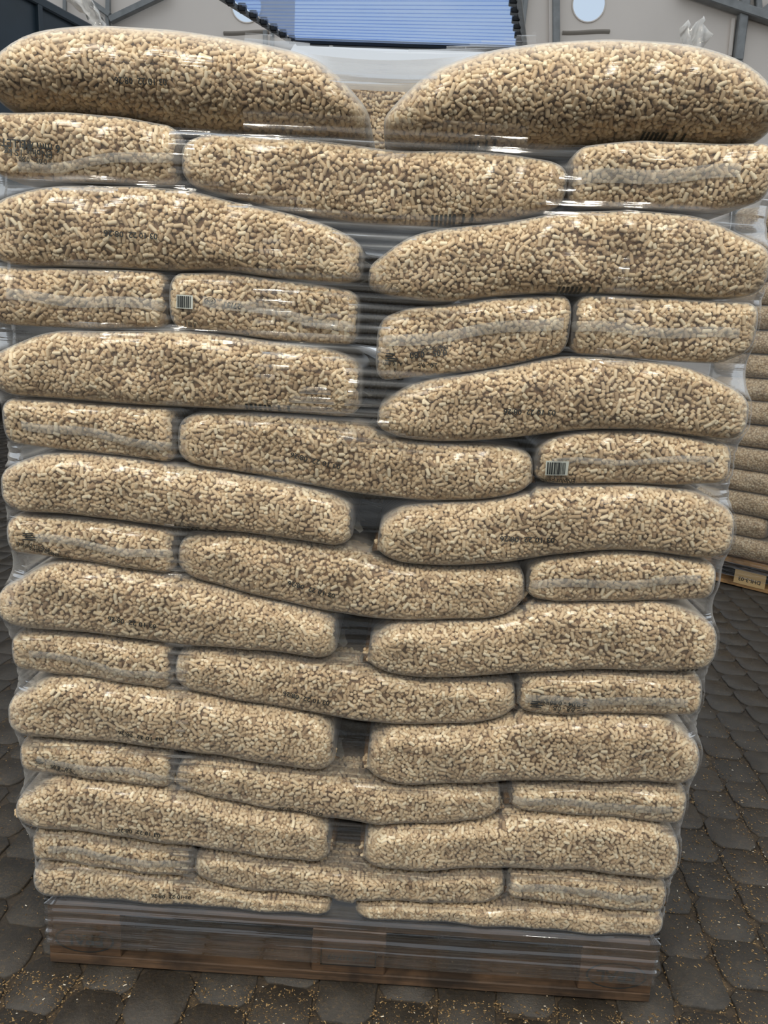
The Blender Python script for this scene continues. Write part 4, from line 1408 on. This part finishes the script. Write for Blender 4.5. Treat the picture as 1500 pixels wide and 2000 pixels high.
# ================================================================== STRETCH FILM around the front stack
allV, allF = [], []
for b in all_bags:
    V, F, _, _ = b.skin(na=44, nq=60)
    o = len(allV)
    allV += V.tolist()
    allF += [[i + o for i in f] for f in F]
o = len(allV)
allV += [(sx * 0.602, y, z) for z in (0.0, 0.146) for (sx, y) in ((-1, PY - 0.002), (1, PY - 0.002), (1, PY + 0.802), (-1, PY + 0.802))]
allF += [[o + i for i in f] for f in ((0, 1, 5, 4), (1, 2, 6, 5), (2, 3, 7, 6), (3, 0, 4, 7), (4, 5, 6, 7))]
BV = BVHTree.FromPolygons([Vector(v) for v in allV], allF)
ZTOP = float(max(bags[(1, 'L')].gt.max(), bags[(1, 'R')].gt.max()))
HX, Y0, Y1, RC = 0.640, 0.004, 0.78, 0.055


def loop_points():
    pts = []
    def seg(p0, p1, n, nrm):
        for i in range(n):
            t = i / n
            pts.append((p0[0] + (p1[0] - p0[0]) * t, p0[1] + (p1[1] - p0[1]) * t, nrm[0], nrm[1]))
    def arc(c, a0, n):
        for i in range(n):
            a = a0 + PI / 2 * i / n
            pts.append((c[0] + RC * math.cos(a), c[1] + RC * math.sin(a), math.cos(a), math.sin(a)))
    nF, nS, nA = 206, 90, 17
    seg((-HX + RC, Y0), (HX - RC, Y0), nF, (0, -1))
    arc((HX - RC, Y0 + RC), -PI / 2, nA)
    seg((HX, Y0 + RC), (HX, Y1 - RC), nS, (1, 0))
    arc((HX - RC, Y1 - RC), 0, nA)
    seg((HX - RC, Y1), (-HX + RC, Y1), 90, (0, 1))
    arc((-HX + RC, Y1 - RC), PI / 2, nA)
    seg((-HX, Y1 - RC), (-HX, Y0 + RC), nS, (-1, 0))
    arc((-HX + RC, Y0 + RC), PI, nA)
    return np.array(pts)


LP = loop_points()
seglen = np.hypot(np.diff(np.append(LP[:, 0], LP[0, 0])), np.diff(np.append(LP[:, 1], LP[0, 1])))
arcT = np.concatenate([[0], np.cumsum(seglen)])[:-1]
DZ_ = 0.0040
ZS = np.arange(0.048, ZTOP - 0.004, DZ_)
nT, nZ = len(LP), len(ZS)
H = np.full((nZ, nT), -0.30)
OUT = 0.25
for j in range(nT):
    x, y, nx, ny = LP[j]
    d = Vector((-nx, -ny, 0))
    ox, oy = x + nx * OUT, y + ny * OUT
    for i in range(nZ):
        hit = BV.ray_cast(Vector((ox, oy, ZS[i])), d, 0.7)
        if hit[0] is not None:
            H[i, j] = OUT - hit[3]
H = np.maximum(H, -0.16)


def closing(Hm, axis, step, R, K, wrapa):
    def shifted(A, k):
        if wrapa:
            return np.roll(A, k, axis)
        B = np.roll(A, k, axis)
        if k > 0:
            (B[:k] if axis == 0 else B[:, :k])[...] = A[:1] if axis == 0 else A[:, :1]
        elif k < 0:
            (B[k:] if axis == 0 else B[:, k:])[...] = A[-1:] if axis == 0 else A[:, -1:]
        return B
    D = Hm.copy()
    for k in range(-K, K + 1):
        D = np.maximum(D, shifted(Hm, k) - (k * step) ** 2 / (2 * R))
    Er = D.copy()
    for k in range(-K, K + 1):
        Er = np.minimum(Er, shifted(D, k) + (k * step) ** 2 / (2 * R))
    return np.maximum(Er, Hm)


Hp = np.where(ZS[:, None] < 0.150, H, -0.16)     # the pallet
H0 = H.copy()
low = ZS < 0.150
H = np.where(low[:, None], H[np.argmax(~low)][None, :] - 0.02, H)
Hc = closing(H, 1, 0.0055, 0.45, 34, True)
Hc = closing(Hc, 0, DZ_, 0.065, 38, False)
Hc = closing(Hc, 1, 0.0055, 0.45, 20, True)
Hp = closing(np.where(low[:, None], H0, Hc), 0, DZ_, 0.035, 20, False)
H = H0
Hc = np.maximum(Hc, Hp)
Hc = np.where(low[:, None], closing(H0, 1, 0.0055, 1.6, 20, True), Hc)
zz = ZS[:, None]
fx = np.where(LP[:, 3] < -0.5, LP[:, 0], 9.0)[None, :]          # x along the front side
blob = lambda x, z, cx, cz, sx, sz: np.exp(-((x - cx) / sx) ** 4 - ((z - cz) / sz) ** 4)
zoneA = blob(fx, zz, -0.06, 1.22, 0.17, 0.20)
zoneB = 0.55 * blob(fx, zz, -0.325, 0.75, 0.022, 0.62) + 0.6 * blob(fx, zz, -0.45, 1.40, 0.05, 0.20) + 0.6 * blob(fx, zz, 0.385, 1.32, 0.03, 0.15) + 0.5 * blob(fx, zz, 0.0, 1.52, 0.40, 0.10)
zone = np.maximum(zoneA, zoneB)
crease = zone * 0.0050 * (0.5 + 0.5 * np.sin(zz * 2 * PI / 0.0160 + 0.6 * np.sin(fx * 6) + 1.2 * np.sin(zz * 23)))
Hc = Hc + crease
gap = Hc - H
gap_show = np.where(zz < 0.150, 1.0, gap)
# fine tension folds across the loose parts
ridge = 0.0011 * np.sin(zz * 2 * PI / 0.017 + 1.5 * np.sin(arcT[None, :] * 3.1) + 2.0 * np.sin(zz * 41)) * (0.5 + 0.5 * np.sin(arcT[None, :] * 2.3 + zz * 17))
ridge = np.where(zz < 0.150, 0.0032 * np.sin(zz * 2 * PI / 0.024 + 0.9 * np.sin(arcT[None, :] * 1.7)) * (0.6 + 0.4 * np.sin(arcT[None, :] * 2.3 + zz * 60)) + 0.002, ridge)
Hf = Hc + np.where(zz < 0.150, 0.0022, 0.0020) + ridge * np.clip((gap_show - 0.002) / 0.008, 0, 1)
PX = LP[:, 0][None, :] + LP[:, 2][None, :] * Hf
PYY = LP[:, 1][None, :] + LP[:, 3][None, :] * Hf
# the lower hem sags a little towards the corner near the second pallet
ZZ = np.repeat(ZS[:, None], nT, 1)
V = np.stack([PX, PYY, ZZ], -1).reshape(-1, 3)
gx = np.arange(-0.70, 0.71, 0.010)
gy = np.arange(-0.02, 0.80, 0.010)
T = np.full((len(gx), len(gy)), 1.30)
for i, x in enumerate(gx):
    for j, y in enumerate(gy):
        hit = BV.ray_cast(Vector((x, y, 2.2)), Vector((0, 0, -1)))
        if hit[0] is not None and hit[0].z > 1.3:
            T[i, j] = hit[0].z
Tc = closing(T, 0, 0.010, 0.9, 40, False)
Tc = closing(Tc, 1, 0.010, 0.5, 30, False)
keepv = (gap_show > 0.0050)
lim = np.full((nZ, nT), 0.0)
for dd in (0.0, 0.03):
    ii = np.clip(np.round((PX - LP[:, 2][None, :] * dd - gx[0]) / 0.010).astype(int), 0, len(gx) - 1)
    jj = np.clip(np.round((PYY - LP[:, 3][None, :] * dd - gy[0]) / 0.010).astype(int), 0, len(gy) - 1)
    lim = np.maximum(lim, Tc[ii, jj])
below = (ZZ <= lim + 0.006) | (ZZ < ZTOP - 0.16)
below &= (np.abs(PX) < 0.22) | (ZZ < ZTOP - 0.16)
fidx = grid_faces(nZ, nT, True)
kf = keepv.reshape(-1)[fidx].any(1) & below.reshape(-1)[fidx].all(1)
zlow = V[fidx[:, 0], 2] < 0.158
wrap_root = empty('stretch_film', (0, PY + 0.4, 0.048))
tag(wrap_root, 'clear stretch film wrapped around the tall stack of pellet bags', 'stretch film')


def film_part(nm, faces, mat, V=V, uvfun=None, loose=None):
    used, inv = np.unique(faces.ravel(), return_inverse=True)
    me = mesh(nm, V[used], inv.reshape(-1, 4), M[mat], True)
    uvl = me.uv_layers.new(name='UVMap')
    li = np.zeros(len(me.loops), int)
    me.loops.foreach_get('vertex_index', li)
    g = used[li]
    uv = uvfun(g)
    uvl.data.foreach_set('uv', uv.astype(np.float32).ravel())
    if loose is not None:
        at = me.attributes.new('loose', 'FLOAT', 'POINT')
        at.data.foreach_set('value', loose.ravel()[used].astype(np.float32))
    return link(nm, me, wrap_root)


uvw = lambda g: np.stack([arcT[g % nT], ZS[g // nT]], -1)
sst = lambda a: np.clip((a - 0.003) / 0.016, 0, 1) ** 1.0
film_part('film_sheet', fidx[kf & ~zlow], 'wrap_cling', uvfun=uvw, loose=sst(gap) + 9.0 * zone * np.clip(crease / 0.005 / np.maximum(zone, 0.05), 0, 1) ** 2.5)
o = film_part('film_hem', fidx[kf & zlow], 'wrap_pallet', uvfun=uvw)
o['label'] = 'shiny many-layered film band around the pallet'

# ---- the film over the top of the stack
gapT = Tc - T
okT = (gapT > 0.003) & (Tc > ZTOP - 0.14) & (T > 1.29)
# only over the footprint of the stack
inside = (np.abs(gx)[:, None] < 0.40) & (gy[None, :] > 0.06) & (gy[None, :] < 0.77)
okT &= inside
V2 = np.stack([np.repeat(gx[:, None], len(gy), 1), np.repeat(gy[None, :], len(gx), 0), Tc + 0.0006], -1).reshape(-1, 3)
f2 = grid_faces(len(gx), len(gy))
k2 = okT.reshape(-1)[f2].all(1)
if k2.any():
    film_part('film_top_sheet', f2[k2], 'wrap_cling', V=V2, uvfun=lambda g: np.stack([gx[g // len(gy)], gy[g % len(gy)]], -1), loose=sst(gapT))


def tuft(px, py, y, size, spread, lean, n=9, seed=1):
    """a crumpled loose end of film standing up from the top"""
    g = np.random.default_rng(seed)
    c = onY(px, py, y)
    V, m_ = [], 12
    for i, t in enumerate(np.linspace(0, 1, n)):
        w = spread * (0.35 + 0.65 * t) * (1 - 0.25 * t * t)
        for j, s in enumerate(np.linspace(-1, 1, m_)):
            V.append((c[0] + lean * t + s * w + g.normal(0, 0.0015), c[1] + 0.012 * math.sin(s * 7 + t * 4) + 0.01 * t, c[2] + size * t * (1 - 0.3 * s * s * t) + g.normal(0, 0.0015) + 0.006 * math.sin(s * 5)))
    me = mesh('film_tail', V, grid_faces(n, m_), M['tail'], True)
    uvl = me.uv_layers.new(name='UVMap')
    o = link('film_tail', me, wrap_root)
    md = o.modifiers.new('thickness', 'SOLIDIFY')
    md.thickness = 0.0006
    return o


tuft(205, 66, 0.12, 0.062, 0.028, -0.042, seed=3)
tuft(1350, 108, 0.12, 0.052, 0.030, 0.006, seed=5)

# ================================================================== SECOND PALLET OF BAGS behind
ga, gb_ = onZ(1385, 1131), onZ(1500, 1160)
dirv = (gb_ - ga)[:2]
ang2 = math.atan2(dirv[1], dirv[0])
print('second pallet', ga, gb_, math.degrees(ang2))
u2 = np.array([math.cos(ang2), math.sin(ang2)])
left2 = gb_[:2] - u2 * 0.46
org = left2 + u2 * 0.6
make_pallet((org[0], org[1], 0.0), ang2, M['pallet_wood2'], M['pallet_wood2'], 'light brown wooden pallet of the second, more distant stack', False)
R2 = Matrix.Translation((org[0], org[1], 0)) @ Matrix.Rotation(ang2, 4, 'Z')
ZT2 = float(onY(1480, 388, gb_[1] + 0.05)[2])
print('second stack height', ZT2)
LH = (ZT2 - 0.146) / 15
SIDE2 = {0: 'end by the big stack', 1: 'middle', 2: 'far end'}
for ly in range(1, 16):
    z1 = 0.146 + (15 - ly + 1) * LH
    z0 = z1 - LH
    if ly % 2 == 1:
        spans = [(-0.61, 0.00, 0, 0.36), (0.012, 0.61, 2, 0.36)]
    elif ly in (10, 12, 14):
        spans = [(-0.60, -0.17 + 0.02 * (12 - ly) , 0, 0.7), (-0.085 + 0.02 * (12 - ly), 0.27, 1, 0.36), (0.29, 0.60, 2, 0.7)]
    else:
        spans = [(-0.60, -0.28, 0, 0.7), (-0.27, 0.28, 1, 0.36), (0.29, 0.60, 2, 0.7)]
    for (x0, x1, pl, dp) in spans:
        sl = random.uniform(-0.004, 0.004)
        b = Bag(0.0 if ly % 2 else 0.012, x0, x1, [(x0, z1), (0.5 * (x0 + x1), z1 + sl), (x1, z1)], [(x0, z0), (0.5 * (x0 + x1), z0 + sl), (x1, z0)], dp, r=0.045, seed=700 + ly * 3 + pl, world=True)
        lab = 'pellet bag on the second pallet, %s layer%s, %s' % (ORD[ly], '' if ly in (1, 15) else ' from its top', SIDE2[pl])
        root = bag_object(b, 'pellet_bag', lab, 'bags on the second pallet', 800 + ly * 3 + pl, [], fine=False)
        root.matrix_basis = R2 @ root.matrix_basis
# film around the second stack
def film_box(hx, y0, y1, z0, z1, rc, nm, mat, parent, amp=0.003, seed=0):
    pts = []
    for (cx, cy, a0) in ((hx - rc, y0 + rc, -PI / 2), (hx - rc, y1 - rc, 0), (-hx + rc, y1 - rc, PI / 2), (-hx + rc, y0 + rc, PI)):
        for i in range(8):
            a = a0 + PI / 2 * i / 7
            pts.append((cx + rc * math.cos(a), cy + rc * math.sin(a), math.cos(a), math.sin(a)))
    zs = np.linspace(z0, z1, max(4, int((z1 - z0) / 0.012)))
    V, UV = [], []
    for z in zs:
        acc = 0
        for k, (x, y, nx, ny) in enumerate(pts):
            w = amp * math.sin(z * 2 * PI / (LH * 2) * 1.0)
            V.append((x + nx * w, y + ny * w, z))
            if k:
                acc += math.hypot(x - pts[k - 1][0], y - pts[k - 1][1])
            UV.append((acc, z))
    me = mesh(nm, V, grid_faces(len(zs), len(pts), True), M[mat], True)
    uvl = me.uv_layers.new(name='UVMap')
    for l in me.loops:
        uvl.data[l.index].uv = UV[l.vertex_index]
    o = bpy.data.objects.new(nm, me)
    COL.objects.link(o)
    o.parent = parent
    return o


w2 = bpy.data.objects.new('stretch_film', None)
COL.objects.link(w2)
w2.matrix_basis = R2
tag(w2, 'clear stretch film around the second, more distant pallet', 'stretch film')
film_box(0.608, -0.007, 0.81, 0.05, 0.155, 0.03, 'film_hem', 'wrap_pallet', w2, 0.0)
film_box(0.632, -0.018, 0.80, 0.155, ZT2 - 0.01, 0.06, 'film_sheet', 'wrap', w2)
# paper label on its middle block
V, F = text_mesh('DHI-3-03', 0.030)
lb = onZ(1462, 1150)
bm_ = box_mesh('pallet_tag', 0.16, 0.002, 0.075, principled('tag_paper', srgb(190, 160, 112), 0.7), 0.0)
tg = bpy.data.objects.new('pallet_tag', bm_)
COL.objects.link(tg)
tl_ = float((np.array(lb[:2]) - org) @ u2)
tg.matrix_basis = R2 @ Matrix.Translation((tl_, -0.0035, 0.018))
tag(tg, 'small tan paper tag with black print on the second pallet', 'label')
P = [(-v[0], -0.0016, 0.03 - v[1]) for v in V]
tx = bpy.data.objects.new('printed_text', mesh('printed_text', P, F, M['ink']))
COL.objects.link(tx)
tx.parent = tg

# ================================================================== DARK TRAILER
M['teal'] = principled('dark_teal_paint', srgb(36, 50, 60), 0.4, nscale=3, namp=0.15)
M['tyre'] = principled('black_rubber', srgb(20, 20, 22), 0.8)
M['underframe'] = principled('black_underframe', srgb(14, 15, 17), 0.8)
TA = onY(85, 0, 8.2)                       # a point on the top edge
yawT = math.radians(90 - 18)               # heading of the long side
ut = np.array([math.cos(yawT), math.sin(yawT)])
TB = TA[:2] - ut * 5.0
TL_, TW_, TH_ = 8.0, 2.5, TA[2]
RT = Matrix.Translation((TB[0], TB[1], 0)) @ Matrix.Rotation(yawT, 4, 'Z')   # x along the side, y to the left of it
tr = bpy.data.objects.new('trailer', None)
COL.objects.link(tr)
tr.matrix_basis = RT
tag(tr, 'tall dark teal trailer with big black tyres parked beside the stacks', 'trailer')


def tpart(nm, me, x, y, z, parent=tr, rot=None):
    o = bpy.data.objects.new(nm, me)
    COL.objects.link(o)
    o.parent = parent
    o.location = (x, y, z)
    if rot:
        o.rotation_euler = rot
    return o


ZB = 1.75
tpart('body', box_mesh('body', TL_, TW_, TH_ - ZB, M['teal'], 0.03), TL_ / 2, TW_ / 2, ZB)
tpart('top_rail', box_mesh('top_rail', TL_, 0.10, 0.10, M['teal'], 0.015), TL_ / 2, 0.0, TH_ - 0.10)
tpart('bottom_rail', box_mesh('bottom_rail', TL_, 0.12, 0.16, M['teal'], 0.015), TL_ / 2, 0.02, ZB)
for k in range(9):
    tpart('side_rib', box_mesh('side_rib', 0.07, 0.06, TH_ - ZB - 0.2, M['teal'], 0.01), 0.5 + k * 0.88, -0.02, ZB + 0.12)
tpart('underframe', box_mesh('underframe', TL_ - 0.4, 1.6, 0.45, M['underframe'], 0.02), TL_ / 2, TW_ / 2, 1.2)
for z in (2.85, 2.93):
    tpart('hand_rail', box_mesh('hand_rail', 1.2, 0.03, 0.02, M['steel'], 0.004), 5.6, -0.09, z)


def wheel_mesh(R, W):
    prof = [(R * 0.45, -W * 0.42), (R * 0.62, -W * 0.5), (R * 0.86, -W * 0.52), (R * 0.97, -W * 0.44), (R, -W * 0.2), (R, W * 0.2), (R * 0.97, W * 0.44), (R * 0.86, W * 0.52), (R * 0.62, W * 0.5), (R * 0.45, W * 0.42)]
    n = 72
    V, F = [], []
    for i in range(n):
        a = 2 * PI * i / n
        k = 1.0 if i % 3 else 0.965
        for j, (r, y) in enumerate(prof):
            rr = r * (k if 2 < j < 7 else 1)
            V.append((rr * math.cos(a), y, rr * math.sin(a)))
    m_ = len(prof)
    for i in range(n):
        i2 = (i + 1) % n
        for j in range(m_ - 1):
            F.append((i * m_ + j, i2 * m_ + j, i2 * m_ + j + 1, i * m_ + j + 1))
    return mesh('tyre', V, F, M['tyre'])


def hub_mesh(R, W):
    n = 32
    V, F = [(0, -W * 0.36, 0)], []
    for i in range(n):
        a = 2 * PI * i / n
        V += [(R * 0.18 * math.cos(a), -W * 0.36, R * 0.18 * math.sin(a)), (R * 0.40 * math.cos(a), -W * 0.22, R * 0.40 * math.sin(a)), (R * 0.47 * math.cos(a), -W * 0.42, R * 0.47 * math.sin(a))]
    for i in range(n):
        j = (i + 1) % n
        F += [(0, 1 + i * 3, 1 + j * 3), (1 + i * 3, 2 + i * 3, 2 + j * 3, 1 + j * 3), (2 + i * 3, 3 + i * 3, 3 + j * 3, 2 + j * 3)]
    return mesh('hub', V, F, M['steel'])


WR = 0.70
wm, hm = wheel_mesh(WR, 0.5), hub_mesh(WR, 0.5)
for wx in (2.15, 3.75, 5.35):
    for wy in (0.28, TW_ - 0.28):
        w = tpart('wheel', wm, wx, wy, WR)
        h_ = bpy.data.objects.new('hub', hm)
        COL.objects.link(h_)
        h_.parent = w
        if wy > 1:
            h_.rotation_euler = (0, 0, PI)
print('trailer', TA, 'second', org)
